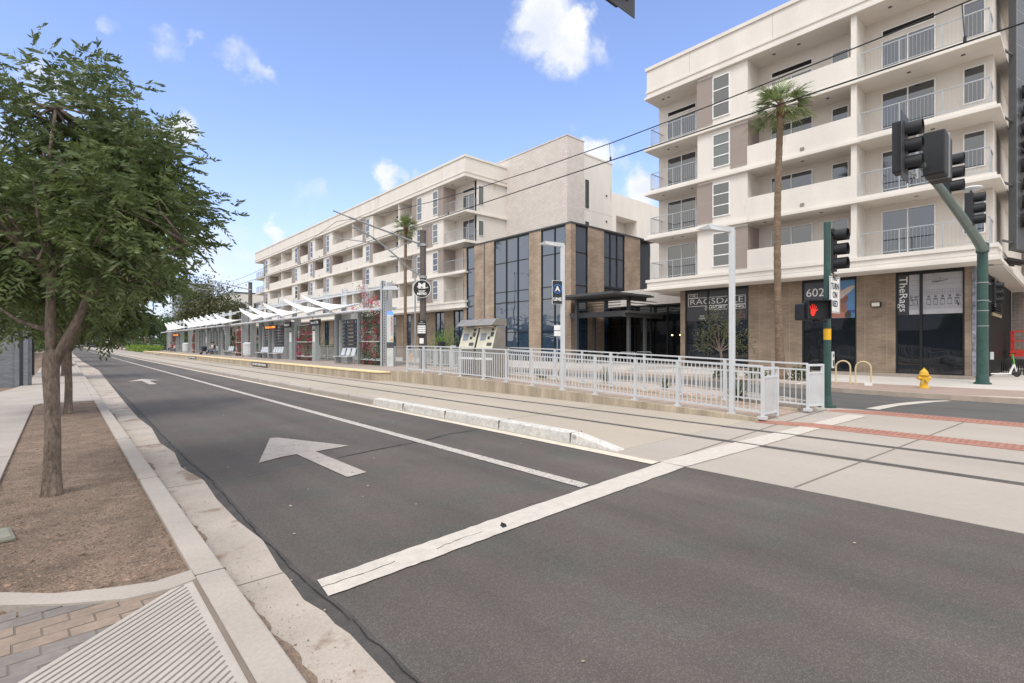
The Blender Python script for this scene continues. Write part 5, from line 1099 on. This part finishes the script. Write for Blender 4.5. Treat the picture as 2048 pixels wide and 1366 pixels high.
MB().box(-.17, .17, -.12, .12, 0, 2.75).build('body', M('pylon_white', (.58, .60, .58), .5), ep, bevel=.015); MB().box(-.16, .16, -.11, .11, 2.75, 2.93).build('blue_lamp', M('blue_lamp', (.05, .1, .6), .4, emit=((.1, .25, 1), 1.2)), ep); MB().box(-.18, .18, -.125, -.12, 1.0, 1.3).build('speaker_panel', m_gray, ep)
MB().lathe([(.06, -.02), (.06, 0)], (.08, -.12, 1.45), 12, 'y').build('yellow_button', m_ybelt, ep)
for i, ch in enumerate('EMERGENCY'): text(ch, .14, (.08, -.125, 2.6 - i * .115), FY, M('sign_red', (.5, .03, .03), .5), ep, w=.08)
ll = empty('platform_light', (13.0, 24.6, 4.6), 'white curved platform light beside the top of the end column', 'lamp', rz=-R(42)); MB().add([(-.15, 0, .1), (.45, 0, .12), (.6, 0, -.08), (-.28, 0, -.1), (-.15, .3, .1), (.45, .3, .12), (.6, .3, -.08), (-.28, .3, -.1)], [(0, 3, 2, 1), (4, 5, 6, 7), (0, 1, 5, 4), (1, 2, 6, 5), (2, 3, 7, 6), (3, 0, 4, 7)]).build('shade', m_galv, ll); MB().tube([(0, .1, -.1), (-.1, .35, -.6)], .03, 6).build('bracket', m_galv2, ll)
tb_ = empty('litter_bin', (13.0, 51.5, PZ), 'big round pale litter bin beside the second brown pole', 'bin'); MB().lathe([(.36, 0), (.46, .2), (.47, 1.1), (.5, 1.12), (.5, 1.2), (.3, 1.35)], n=16).build('drum', m_galv, tb_); MB().lathe([(.48, 1.21), (.48, 1.24)], n=16).build('rim', m_galv2, tb_)
tb2 = copy_tree(tb_); tb2.location = (13.0, 82.8, PZ); tb2['label'] = 'pale litter bin between the middle and farthest shelters'
for y, w in ((37.4, 3.6), (61, 3.6), (86, 3.6)):
    t = empty('track_warning_sign', (10.12, y, .19), ('nearest', 'middle', 'farthest')[(37.4, 61, 86).index(y)] + ' dark warning plate on the platform wall facing the track', 'sign', 'track warning plates'); MB().box(-.02, .005, -w / 2, w / 2, -.125, .125).build('plate', M('plate_dark', (.09, .09, .085), .6, var=.3), t); text('DO NOT CROSS TRACKS', .19, (-.022, 0, 0), FX, m_txt, t, w=w * .86, bold=.006)

# ------------------------------------------------------------------ trees
def fronds(P, A, L, m_leaf_n=13, ll=.085, lw=.014, droop=.55):
    """pinnate fronds. P base (n,3), A dir"""
    n = len(P); A = unit(A); up = np.array([0, 0, 1.]); S = unit(np.cross(A, up) + nr.normal(0, .25, (n, 3))); Vs = []
    for k in range(m_leaf_n):
        t = .18 + .82 * k / (m_leaf_n - 1); sgn = 1 if k % 2 else -1
        c_ = P + A * (L[:, None] * t); c_[:, 2] -= droop * L * t * t
        D = unit(A * (.45 + .3 * t) + S * sgn * (.85 if k < m_leaf_n - 1 else 0) + np.array([0, 0, -.28]) + nr.normal(0, .16, (n, 3)))
        ln = ll * (1.15 - .45 * abs(t - .55)) * nr.uniform(.8, 1.15, (n, 1)); nrm_ = unit(np.cross(D, S * .3 + up)); w = unit(np.cross(nrm_, D) + nr.normal(0, .35, (n, 3))) * lw
        Vs.append(np.stack([c_, c_ + D * ln * .4 + w, c_ + D * ln, c_ + D * ln * .4 - w], 1).reshape(-1, 3))
    V = np.concatenate(Vs); return V, np.arange(len(V)).reshape(-1, 4)
def pistache(name, loc, label, group, trunk_h, fork, center, rad, nclump, nfr, seed, lobes, ll=.085, lw=.014, L0=.26, droop=.55):
    global nr
    nr = np.random.default_rng(seed); t = empty(name, loc, label, 'tree', group)
    tk = MB(); tk.tube([(0, 0, -.05), (0, 0, .03), (.0, .0, .25), (.005, .0, .6), (.0, .0, .9), (-.01, 0, fork - .18), (-.0, 0, fork - .02), (0, 0, fork + .03)], [.105, .086, .070, .065, .061, .068, .071, .04], 16)
    limbs = []
    for d in lobes['limbs']:
        pts = ([Vector((0, 0, fork - .16))] if d[0] is not None else []) + [Vector(p) for p in d if p is not None]; n = len(pts); tk.tube(pts, [(lobes.get('r0', .06) if d[0] is not None else .03) * (1 - .75 * i / (n - 1)) for i in range(n)], 10); limbs.append(pts)
    cen = np.array(center); R_ = np.array(rad); cl = []
    nl = lobes.get('nl', 34); lu = unit(nr.normal(size=(nl, 3))); lc = cen + lu * R_ * (nr.random((nl, 1)) ** .45) * .86
    while len(cl) < nclump:
        q = nr.integers(0, nl); p = lc[q] + nr.normal(0, 1, 3) * R_ * np.array([.17, .17, .13])
        if p[2] < lobes['zmin'](p[0], p[1]): continue
        cl.append(p)
    cl = np.array(cl); tw = MB()
    allp = [p for l in limbs for p in l[1:]]
    for c_ in cl:
        a = min(allp, key=lambda q: (q - Vector(c_)).length + .3 * max(0, q.z - c_[2])); mid = a.lerp(Vector(c_), .5) + Vector(nr.normal(0, .08, 3))
        if nr.random() < .6: tw.tube([a, mid, Vector(c_)], [.02, .012, .005], 5, cap=False)
    tk.build('trunk', m_bark, t, smooth=True); tw.build('branches', m_bark, t)
    P = np.repeat(cl, nfr, 0) + nr.normal(0, .11, (len(cl) * nfr, 3)); ns = lobes.get('shoots', 0)
    if ns:
        u = unit(nr.normal(size=(ns, 3)) + np.array([0, 0, .5])); u = u[u[:, 2] > -.25]; b_ = cen + u * R_ * .86; ex = []
        for k in range(len(u)):
            for q in range(9): ex.append(b_[k] + (u[k] * .8 + np.array([0, 0, .35])) * .055 * q * lobes.get('sl', 1) + nr.normal(0, .02, 3))
    P = np.concatenate([P, np.array(ex)]) if ns else P; out = unit(P - cen) * .6 + unit(nr.normal(0, .6, P.shape)) * .7; out[:, 2] += .30
    V, F = fronds(P, out, nr.uniform(.7, 1.25, len(P)) * L0, ll=ll, lw=lw, droop=droop); arrmesh('crown', V, F, m_leaf, t); return t
rt = Vector((CA, -SA, 0)); fw_ = Vector((SA, CA, 0))
def vr(r, f, z): v = rt * r + fw_ * f; return (v.x, v.y, z)      # offsets along the picture plane of the survey
T1 = pistache('street_tree', (-.07, 6.8, .115), 'nearest pistache tree with forked trunk in the soil bed', 'street trees along the kerb', 2, 1.42, vr(-.2, .3, 2.92), (1.2, 1.35, 1.26), 420, 11, 4,
     dict(limbs=[[vr(-.02, 0, 1.7), vr(-.03, .02, 2.1), vr(-.07, .05, 2.6), vr(-.1, .05, 3.2), vr(-.05, .1, 3.9)], [vr(.09, .03, 1.50), vr(.20, .06, 1.74), vr(.27, .08, 1.95), vr(.42, .15, 2.3), vr(.7, .2, 2.9), vr(.75, .2, 3.3)], [None, vr(-.03, .02, 2.1), vr(-.4, .2, 2.45), vr(-1.1, .3, 3.0)], [None, vr(.28, .1, 1.98), vr(.6, .0, 2.2), vr(1.2, .2, 2.55)], [None, vr(-.05, .05, 2.4), vr(.1, .7, 2.8), vr(.2, 1.2, 3.2)], [None, vr(-.03, 0, 1.98), vr(.12, -.1, 2.06), vr(.3, -.35, 2.2)], [None, vr(.02, 0, 1.62), vr(-.22, -.1, 1.72), vr(-.4, -.2, 1.9)]], zmin=lambda x, y: 2.62 if (-.42 < x * CA - y * SA < .42 and x * SA + y * CA < .35) else 1.98, r0=.049, nl=36, shoots=70), ll=.075, lw=.0115, L0=.24, droop=.42)
T2 = pistache('street_tree', (.11, 14.45, .115), 'second pistache tree just behind the nearest one in the soil bed', 'street trees along the kerb', 2, 1.55, (0, .2, 3.1), (1.9, 1.9, 1.5), 260, 12, 8,
     dict(limbs=[[(0, 0, 2.0), (0, .05, 2.8), (0, .05, 3.8)], [(.3, -.1, 2.0), (.8, -.3, 2.6), (1.2, -.5, 3.2)], [(-.3, 0, 2.1), (-1, .1, 3)], [(.1, .4, 2.1), (.2, 1.0, 3)]], zmin=lambda x, y: 1.72, r0=.08), ll=.12, lw=.026, L0=.32)
nr = np.random.default_rng(77)
for i, (x, y, s_, a) in enumerate(((.05, 31, .95, 1.1), (.1, 46.5, 1.0, 2.2), (.05, 60, 1.05, 3.3), (-.1, 78, 1.1, 4.1), (0, 100, 1.1, 5))):
    c_ = copy_tree(T2); c_.location = (x, y, .1); c_.scale = (s_, s_, s_); c_.rotation_euler = (0, 0, a); c_['label'] = ('third', 'fourth', 'fifth', 'sixth', 'farthest')[i] + ' tree of the kerb row, counted from the nearest trunk'
# generic leafy trees for the distance
def blobtree(loc, h, r, m, label, n=2600, trunk=.2, base=.35, group=None, ls=.3, name='tree', seed=1, cat='tree'):
    g = np.random.default_rng(seed); t = empty(name, loc, label, cat, group)
    MB().tube([(0, 0, -.1), (.05, 0, h * .25), (0, .1, h * .6)], [trunk, trunk * .8, trunk * .3], 8).tube([(0.05, 0, h * .28), (r * .5, .2, h * .65)], [trunk * .5, trunk * .15], 6).tube([(0.05, 0, h * .28), (-r * .5, -.2, h * .7)], [trunk * .5, trunk * .15], 6).build('trunk', m_bark, t)
    k = 26; cs = unit(g.normal(size=(k, 3))) * (g.random((k, 1)) ** .5) * np.array([r * .8, r * .8, h * (1 - base) * .42]) + np.array([0, 0, h * (base + (1 - base) / 2)])
    idx = g.integers(0, k, n); P = cs[idx] + g.normal(0, 1, (n, 3)) * r * .17; D = unit(g.normal(size=(n, 3))); V, F = leafquads(P, D, ls * g.uniform(.6, 1.3, n), ls * .3); arrmesh('crown', V, F, m, t); return t
pv = blobtree((21.5, 112, -.1), 15.0, 6.5, m_leafc, 'tall olive-green tree beyond the station at the far end of the long building', n=7000, trunk=.3, base=.15, ls=.5, seed=3)
def inst(src, loc, s, a, label, group):
    c_ = copy_tree(src); c_.location = loc; c_.scale = (s, s, s); c_.rotation_euler = (0, 0, a); c_['label'] = label; c_['group'] = group; return c_
md = blobtree((12.6, 118, 0), 7, 2.4, m_leafd, 'first green median tree beyond the end of the platform', n=3500, ls=.3, group='median trees beyond the platform', seed=5)
for i, (x, y, s_) in enumerate(((13.2, 135, 1.0), (13.0, 155, 1.1), (12.6, 178, 1.05), (12.5, 205, 1.2), (11, 240, 1.3), (8, 290, 1.5))): inst(md, (x, y, 0), s_, i * 1.3, 'green median tree number %s beyond the platform' % ('two', 'three', 'four', 'five', 'six', 'seven')[i], 'median trees beyond the platform')
fs_ = blobtree((24.5, 125, 0), 9, 3.5, m_leafd, 'bushy green street tree past the long building, nearest of its row', n=3500, ls=.4, group='far trees on the right pavement', seed=6)
for i, (x, y, s_) in enumerate(((24.5, 145, 1), (24, 170, 1.1), (24, 200, 1.2), (23, 240, 1.4), (20, 300, 1.7))): inst(fs_, (x, y, 0), s_, i * 1.7, 'bushy green street tree past the long building, %s of its row' % ('second', 'third', 'fourth', 'fifth', 'farthest')[i], 'far trees on the right pavement')
lt_ = blobtree((-6, 130, 0), 9, 3.5, m_leafd, 'far bushy tree on the left pavement, nearest of its row', n=3500, ls=.4, group='far trees on the left pavement', seed=7)
for i, (x, y, s_) in enumerate(((-6, 160, 1.1), (-5, 200, 1.2), (-5, 250, 1.4), (-6, 310, 1.7))): inst(lt_, (x, y, 0), s_, i * 1.9, 'far bushy tree on the left pavement, %s of its row' % ('second', 'third', 'fourth', 'farthest')[i], 'far trees on the left pavement')
# hedge beyond the platform
g = np.random.default_rng(2); he = empty('hedge', (12.4, 108, 0), 'bright green clipped hedge beyond the far end of the platform', 'hedge'); n = 7000
P = np.stack([g.uniform(-1.2, 1.2, n), g.uniform(0, 42, n), 1.25 * g.random(n) ** .6], 1); V, F = leafquads(P, unit(g.normal(size=P.shape)), .3, .09); arrmesh('leaves', V, F, m_hedge, he)
# far woodland closing the street
g = np.random.default_rng(12); n = 16000; fx = g.uniform(-60, 70, n); P = np.stack([fx, 330 + g.uniform(-12, 12, n), (5 + 3 * np.sin(fx * .31) + 2 * np.sin(fx * .9 + 1)) * g.random(n) ** .6], 1); P[:, 2] = abs(P[:, 2])
V, F = leafquads(P, unit(g.normal(size=P.shape)), 1.2, .4); tag(arrmesh('woodland', V, F, m_leafd), 'mass of green trees closing the far end of the street', 'trees', kind='stuff')
n = 9000; fx = np.concatenate([g.uniform(-16, -2.5, n // 2), g.uniform(20, 30, n // 2)]); P = np.stack([fx, g.uniform(110, 320, n), 3.4 * g.random(n) ** .8], 1)
V, F = leafquads(P, unit(g.normal(size=P.shape)), .9, .3); tag(arrmesh('undergrowth', V, F, m_leafd), 'dark green undergrowth below the far street trees', 'bushes', kind='stuff')
# palms
def palm(loc, h, label, seed, lean=(0, 0)):
    g = np.random.default_rng(seed); t = empty('palm_tree', loc, label, 'palm tree', 'fan palms before the buildings')
    pts = [(lean[0] * math.sin(k / 12 * 3.14), lean[1] * math.sin(k / 12 * 3.14), h * k / 12) for k in range(13)]; tr = MB(); P_, R__ = [], []
    for k in range(60):
        u = k / 59; p = Vector(pts[0]).lerp(Vector(pts[-1]), u) + Vector((lean[0] * math.sin(u * 3.14), lean[1] * math.sin(u * 3.14), 0)); P_.append(p); r = .27 if u < .02 else .235 - .085 * min(1, u * 4) ** .6 - .02 * u; R__.append(r * (1 + (.05 if k % 2 else -.04)))
    tr.tube(P_, R__, 12); tr.build('trunk', m_palmt, t)
    V, F = [], []; c0 = np.array([0, 0, h]); o = 0
    sh = MB()
    for f in range(44):
        az = g.uniform(0, 6.283); bl_ = 1; el = math.radians(g.choice([g.uniform(35, 82), g.uniform(0, 40), g.uniform(-45, 0)], p=[.30, .42, .28])); stl = g.uniform(.55, .9); bl = g.uniform(.66, 1.0)
        a = np.array([math.cos(az) * math.cos(el), math.sin(az) * math.cos(el), math.sin(el)]); b0_ = c0 + a * .1; e0 = c0 + a * stl; e0[2] -= .08; sh.tube([b0_, e0], .015, 4, cap=False)
        s = np.array([-math.sin(az), math.cos(az), 0]); nn = np.cross(a, s)
        for k in range(19):
            th = math.radians(-80 + 160 * k / 18); d = a * math.cos(th) + s * math.sin(th) + nn * g.uniform(-.12, .12); L = bl * (1 - .3 * abs(th)) * g.uniform(.85, 1.1); wv = (s * math.cos(th) - a * math.sin(th)) * .022
            m1 = e0 + d * L * .55; tip = e0 + d * L; m1[2] -= .05; tip[2] -= L * g.uniform(.1, .38)
            V += [e0 - wv * .4, e0 + wv * .4, m1 + wv, m1 - wv, tip + wv * .2, tip - wv * .2]; F += [(o, o + 1, o + 2, o + 3), (o + 3, o + 2, o + 4, o + 5)]; o += 6
    arrmesh('fronds', np.array(V), np.array(F), m_leafb, t); sh.build('leaf_stalks', m_vine, t)
    q = MB(); q.lathe([(.14, -.55), (.22, -.2), (.17, .1), (.05, .3)], (0, 0, h), 10); q.build('crown_shaft', M('palm_skirt', (.14, .07, .035), .95, var=.4, scale=20, bump=1), t)
    return t
palm((23.75, 8.75, .03), 12.1, 'tall fan palm in front of the right apartment building', 1, lean=(-.15, .1)); palm((23.7, 41.3, .03), 12.3, 'fan palm behind the station, in front of the long apartment building', 2, lean=(.1, .25))
palm((23.7, 118, .03), 10, 'far fan palm beyond the long building', 3); palm((12.8, 127, .03), 6.5, 'short fan palm in the median beyond the platform', 4); palm((23, 150, 0), 12, 'farthest fan palm down the street', 5)
# small mesquite before the window
g = np.random.default_rng(9); ms_ = empty('small_tree', (23.2, 11.2, .05), 'small airy desert tree in front of the shop window with white lettering', 'tree'); mt = MB(); mt.tube([(0, 0, 0), (.02, 0, 1.0), (0, .05, 1.3)], [.07, .06, .05], 8)
Pc = []
for d in (( .5, -.9, 2.0), (-.3, .5, 2.6), (.1, 1.0, 2.1), (0, -.3, 2.4), (.3, -1.1, 1.4), (-.2, .9, 1.5), (0, .3, 3.0), (.2, -.5, 2.8)):
    mt.tube([(0, .05, 1.2), (d[0] * .5, d[1] * .5, (1.3 + d[2]) / 2 + .1), d], [.035, .02, .008], 6); Pc += [Vector((0, .05, 1.2)).lerp(Vector(d), u) for u in (.55, .75, .95, 1.1)]
mt.build('trunk', m_bark, ms_); Pc = np.array([tuple(p) for p in Pc]); n = 44; P = np.repeat(Pc, n, 0) + g.normal(0, .17, (len(Pc) * n, 3)); V, F = leafquads(P, unit(g.normal(size=P.shape)), .12, .022); arrmesh('crown', V, F, m_leafc, ms_)
# shrubs
def shrub(loc, r, m, label, seed, n=900, cat='shrub', group=None, h=None):
    g = np.random.default_rng(seed); t = empty('shrub', loc, label, cat, group); h = h or r; d = unit(g.normal(size=(n, 3))); d[:, 2] = abs(d[:, 2]); P = d * (g.random((n, 1)) ** .35) * np.array([r, r, h]) * (1 + .2 * np.sin(d[:, :1] * 6)); V, F = leafquads(P, unit(d + g.normal(0, .6, (n, 3))), .12, .03)
    MB().tube([(0, 0, 0), (0, 0, h * .6)], .02, 5).build('stem', m_bark, t); arrmesh('leaves', V, F, m, t)
shrub((20.6, 28, .1), 1.1, m_leafc, 'yellow-green shrub behind the brown pole', 1, 1600, h=1.6); shrub((23.5, 34.6, .1), 1.3, m_hedge, 'tall green shrub left of the ticket machines', 2, 2600, h=2.9); shrub((20.6, 31.5, .1), 1.0, m_leafc, 'low shrub left of the brown pole', 3, 1400, h=1.3); shrub((23.0, 33, .1), 1.3, m_leafd, 'dark green shrub behind the nearest shelter louvres', 4, 1800, h=2)
shrub((20.8, 44, .1), 1.6, m_leafd, 'dark bush behind the second screen of the shelter', 5, 2200, h=2.3); shrub((23.4, 9.6, .05), .5, m_leafc, 'low shrub left of the palm base', 6, 500, h=.55); shrub((23.6, 7.9, .05), .45, m_leafc, 'low shrub right of the palm base', 7, 500, h=.6); shrub((22.9, 10.9, .05), .5, m_leafc, 'small shrub at the foot of the little desert tree', 8, 500, h=.45)
for i, (x, y, s_) in enumerate(((20.8, 50, 1.7), (21, 56, 1.9), (21, 62, 1.8), (21, 69, 2.0), (21, 77, 2.0), (21, 86, 2.2))): shrub((x, y, .05), s_, m_leafd, 'dark bush behind the platform, %s from the near end' % ('second', 'third', 'fourth', 'fifth', 'sixth', 'seventh')[i], 20 + i, 2200, group='bushes behind the platform', h=s_ * 1.1)
def agave(loc, r, label, seed, n=46):
    g = np.random.default_rng(seed); t = empty('agave', loc, label, 'plant', 'spiky plants'); V, F = [], []
    for k in range(n):
        az, el = g.uniform(0, 6.28), g.uniform(.15, 1.45); d = np.array([math.cos(az) * math.cos(el), math.sin(az) * math.cos(el), math.sin(el)]); s = np.array([-math.sin(az), math.cos(az), 0]) * .022; L = r * g.uniform(.7, 1.1); o = len(V); V += [-s * .6, s * .6, d * L * .5 + s, d * L * .5 - s, d * L + s * .1, d * L - s * .1]; F += [(o, o + 1, o + 2, o + 3), (o + 3, o + 2, o + 4, o + 5)]
    arrmesh('blades', np.array(V), np.array(F), m_vine, t)
agave((13.75, 6.2, .06), .62, 'spiky green plant on the gravel behind the end of the ramp railing', 1, 70); agave((16.2, 12.5, .06), .7, 'spiky plant farther back on the median gravel', 2); agave((15.2, 9.3, .06), .5, 'dry spiky tuft in the middle of the median gravel', 3); agave((14.6, 14.5, .06), .6, 'spiky tuft opposite the ticket machines', 4)

# garden wall on the left
gw = empty('garden_wall', (0, 0, 0), 'blue-grey rough stucco wall with stepped piers left of the trees', 'wall')
MB().box(-8, -1.22, 24.6, 24.9, 0, 2.3).build('wall', m_bluewall, gw); p = MB()
for (a, b, y) in ((-1.22, -1.10, 24.55), (-1.10, -1.0, 24.75), (-1.0, -.88, 24.6), (-.88, -.80, 24.72)): p.box(a, b, y, 25.2, 0, 2.3)
p.build('piers', m_bluewall, gw)
gw2 = empty('garden_wall', (0, 0, 0), 'darker grey stucco wall farther along the left pavement', 'wall'); MB().box(-6, -1.35, 33.9, 34.2, 0, 2.5).box(-1.35, -1.15, 33.7, 34.2, 0, 2.5).box(-1.15, -.99, 33.82, 34.2, 0, 2.5).build('wall', m_darkwall, gw2)
gw3 = empty('garden_wall', (0, 0, 0), 'far pale wall panels behind the second trunk', 'wall'); MB().box(-3.4, -3.2, 50, 110, 0, 2.2).build('wall', m_bluewall, gw3)

# ------------------------------------------------------------------ distance
def block(x0, x1, y0, y1, h, label, m, win=True, seed=1, face='y', nm='building'):
    t = empty(nm, (0, 0, 0), label, 'building'); MB().box(x0, x1, y0, y1, -.3, h).build('wall', m, t); MB().box(x0 - .1, x1 + .1, y0 - .1, y1 + .1, h, h + .3).build('coping', m_gray, t)
    q = MB(); z = 3.5
    while z < h - 2:
        a = x0 + 1.5
        while a < x1 - 1.5: q.box(a, a + 1.3, y0 - .05, y0, z, z + 1.6); a += 3
        b = y0 + 1.5
        while b < y1 - 1.5: q.box(x0 - .05, x0, b, b + 1.3, z, z + 1.6); b += 3
        z += 3
    w = q.build('windows', m_gl, t); w['kind'] = 'stuff'; return t
block(29, 48, 128, 165, 13.2, 'pale building with grey blocky top beyond the long apartment building', m_stucco); block(27, 36, 118, 122, 9, 'small brown-roofed house behind the second shelter', m_taupe)
block(26, 34, 172, 190, 19, 'slim blue-grey tower far down the street', M('far_tower', (.30, .33, .37), .7)); block(-10, 2, 420, 440, 22, 'far pale building closing the street', m_stucco); block(3, 26, 460, 480, 30, 'tall far pale building at the vanishing point', M('far_pale', (.50, .47, .44), .8)); block(-30, -14, 150, 260, 8, 'low far building on the left of the street', m_stucco)
block(-3, 60, 700, 720, 10, 'row of far low buildings at the horizon', m_stuccoB)
def car(loc, col, label, rz_=0):
    t = empty('parked_car', loc, label, 'car', 'cars down the street', rz=rz_); m_ = M('car_paint_' + label.split()[0], col, .3, spec=.6)
    pr_ = [(-2.2, .35), (-2.25, .8), (-1.9, .95), (-1.2, 1.02), (-.6, 1.42), (1.0, 1.45), (1.7, 1.05), (2.15, .95), (2.25, .6), (2.2, .35)]
    vs = [(x_ if False else -.88 * (1 - .12 * max(0, z - .9) / .5), x_, z) for (x_, z) in pr_] + [(.88 * (1 - .12 * max(0, z - .9) / .5), x_, z) for (x_, z) in pr_]; n = len(pr_)
    MB().add(vs, [tuple(range(n)), tuple(range(n, 2 * n))[::-1]] + [(i, n + i, n + (i + 1) % n, (i + 1) % n) for i in range(n)]).build('body', m_, t)
    MB().box(-.83, .83, -1.05, -.62, 1.08, 1.36).box(-.85, .85, -.4, .9, 1.08, 1.36).build('windows', m_gld, t)
    for x_ in (-.8, .8):
        for y_ in (-1.4, 1.4): MB().lathe([(.33, -.1), (.33, .1)], (x_, y_, .33), 14, 'x').build('wheel', m_blk, t)
for i, (x, y, c_, l_) in enumerate(((19.5, 150, (.02, .02, .025), 'black car on the far carriageway near the hedge'), (19.5, 168, (.25, .26, .28), 'silver car on the far carriageway behind the black one'), (9, 262, (.03, .03, .035), 'dark car far down the street, rightmost of the queue'), (5.5, 270, (.5, .5, .5), 'pale car far down the street in the queue'), (2.5, 268, (.05, .03, .03), 'maroon car far down the street, leftmost of the queue'), (7.2, 300, (.1, .1, .12), 'graphite car farthest down the street'), (17.5, 128, (.02, .03, .06), 'navy car beside the median trees'))): car((x, y, 0 if x < 15 else -.05), c_, l_)
ft = empty('traffic_signal', (2.0, 180, 0), 'far traffic signal showing green down the street', 'traffic signal'); MB().lathe([(.12, 0), (.1, 6.5)], n=8).build('pole', m_pole, ft); MB().box(-.3, .3, -.2, .2, 5.6, 7.2).build('signal_head', m_sig, ft); MB().lathe([(.22, -.25), (.22, -.2)], (0, 0, 5.95), 12, 'y').build('green_lens', M('led_green', (.1, .8, .5), .5, emit=((.15, 1, .6), 3)), ft)
def street_lamp(x, y, h, label, arm=-1.9):
    t = empty('street_lamp', (x, y, 0), label, 'street lamp', 'slim street lamps'); MB().tube([(0, 0, 0), (0, 0, h)], [.09, .06], 8).build('pole', m_galv2, t); MB().tube([(0, 0, h - .05), (arm, 0, h + .05)], .03, 6).build('arm', m_galv2, t); MB().box(arm - .5, arm, -.1, .1, h, h + .08).build('lamp_head', m_galv2, t)
street_lamp(22.9, 38.3, 8.9, 'slim grey street lamp right of the fan palm behind the station'); street_lamp(22.5, 74, 8.6, 'slim street lamp rising behind the second shelter roof')

# ------------------------------------------------------------------ people on the platform
def skin_body(name, verts, edges, radii, m, parent):
    me = bpy.data.meshes.new(name); me.from_pydata(verts, edges, []); o = bpy.data.objects.new(name, me); C.objects.link(o)
    s = o.modifiers.new('skin', 'SKIN'); 
    for i, r in enumerate(radii): me.skin_vertices[0].data[i].radius = (r, r) if me.skin_vertices else (r, r)
    return o
def seated(loc, rz_, top, legs, label, lean=.0, hair=m_blk):
    t = empty('person', loc, label, 'person', rz=rz_)
    # local: faces -X ; seat height .45
    def limb(pts, rs, n=10): return MB().tube(pts, rs, n)
    J = dict(pel=(0, 0, .55), chest=(-.04 - lean * .5, 0, .95), neck=(-.06 - lean, 0, 1.12), head=(-.09 - lean, 0, 1.27))
    def skin(nm, V, E, Rr, m, sub=1):
        me = bpy.data.meshes.new(nm); me.from_pydata(V, E, []); o = bpy.data.objects.new(nm, me); C.objects.link(o); md_ = o.modifiers.new('skin', 'SKIN')
        if not me.skin_vertices: 
            bpy.context.view_layer.objects.active = o
        dg = bpy.context.evaluated_depsgraph_get()
        for i, r in enumerate(Rr): me.skin_vertices[0].data[i].radius = (r, r)
        me.skin_vertices[0].data[0].use_root = True
        sb_ = o.modifiers.new('sub', 'SUBSURF'); sb_.levels = sub; sb_.render_levels = sub; me.materials.append(m); o.parent = t; return o
    hd = J['head']
    V = [J['pel'], (-.01, 0, .75), J['chest'], J['neck'], (hd[0], 0, hd[2] - .04), (hd[0] - .01, 0, hd[2] + .08), (-.03, .19, 1.05), (-.12, .24, .82), (-.32, .14, .72), (-.03, -.19, 1.05), (-.12, -.24, .82), (-.32, -.14, .72), (-.42, .12, .70), (-.42, -.12, .70),
         (-.02, .1, .52), (-.45, .12, .50), (-.47, .12, .1), (-.02, -.1, .52), (-.45, -.12, .50), (-.5, -.12, .1), (-.60, .12, .04), (-.62, -.12, .04)]
    E = [(0, 1), (1, 2), (2, 3), (3, 4), (4, 5), (2, 6), (6, 7), (7, 8), (8, 12), (2, 9), (9, 10), (10, 11), (11, 13), (0, 14), (14, 15), (15, 16), (16, 20), (0, 17), (17, 18), (18, 19), (19, 21)]
    Rr = [.13, .12, .13, .055, .085, .09, .06, .045, .035, .06, .045, .035, .03, .03, .09, .07, .045, .09, .07, .045, .035, .035]
    skin('body', V, E, Rr, m_skin)
    Vt = [J['pel'], (-.01, 0, .75), J['chest'], (-.05 - lean * .8, 0, 1.07), (-.03, .2, 1.05), (-.11, .245, .86), (-.03, -.2, 1.05), (-.11, -.245, .86)]
    skin('shirt', Vt, [(0, 1), (1, 2), (2, 3), (2, 4), (4, 5), (2, 6), (6, 7)], [.145, .14, .15, .07, .08, .06, .08, .06], top)
    Vl = [(0, 0, .55), (-.02, .1, .52), (-.45, .12, .50), (-.47, .12, .16), (-.02, -.1, .52), (-.45, -.12, .50), (-.5, -.12, .16)]
    skin('trousers', Vl, [(0, 1), (1, 2), (2, 3), (0, 4), (4, 5), (5, 6)], [.14, .1, .085, .06, .1, .085, .06], legs)
    MB().lathe([(0, -.02), (.08, .0), (.105, .06), (.09, .14), (0, .17)], (hd[0] + .02, 0, hd[2]), 12).build('hair', hair, t, smooth=True)
    return t
seated((SX - .35, 65.9, PZ), .15, m_whc, m_dkc, 'person in a white top sitting on a platform bench by the stroller'); seated((SX - .35, 65.1, PZ), -.1, m_dkc, M('denim', (.12, .2, .3), .8), 'person in a dark top sitting beside the white-topped one', lean=.05); seated((SX - .35, 94.6, PZ), .1, m_redc, m_dkc, 'person in a red top sitting far down the platform', lean=.1)
ws = empty('stroller', (12.3, 67.2, PZ), 'dark stroller standing before the seated couple', 'stroller'); MB().tube([(.3, 0, 1.0), (-.3, 0, .3)], .03, 6).tube([(-.3, 0, .9), (.3, 0, .2)], .03, 6).build('frame', m_blk, ws); MB().lathe([(.1, .35), (.28, .5), (.3, .8), (.15, .95)], n=12).build('seat', m_dkc, ws)
for (x, y) in ((-.32, .2), (-.32, -.2), (.32, .2), (.32, -.2)): MB().lathe([(.12, -.03), (.12, .03)], (x, y, .12), 12, 'y').build('wheel', m_blk, ws)
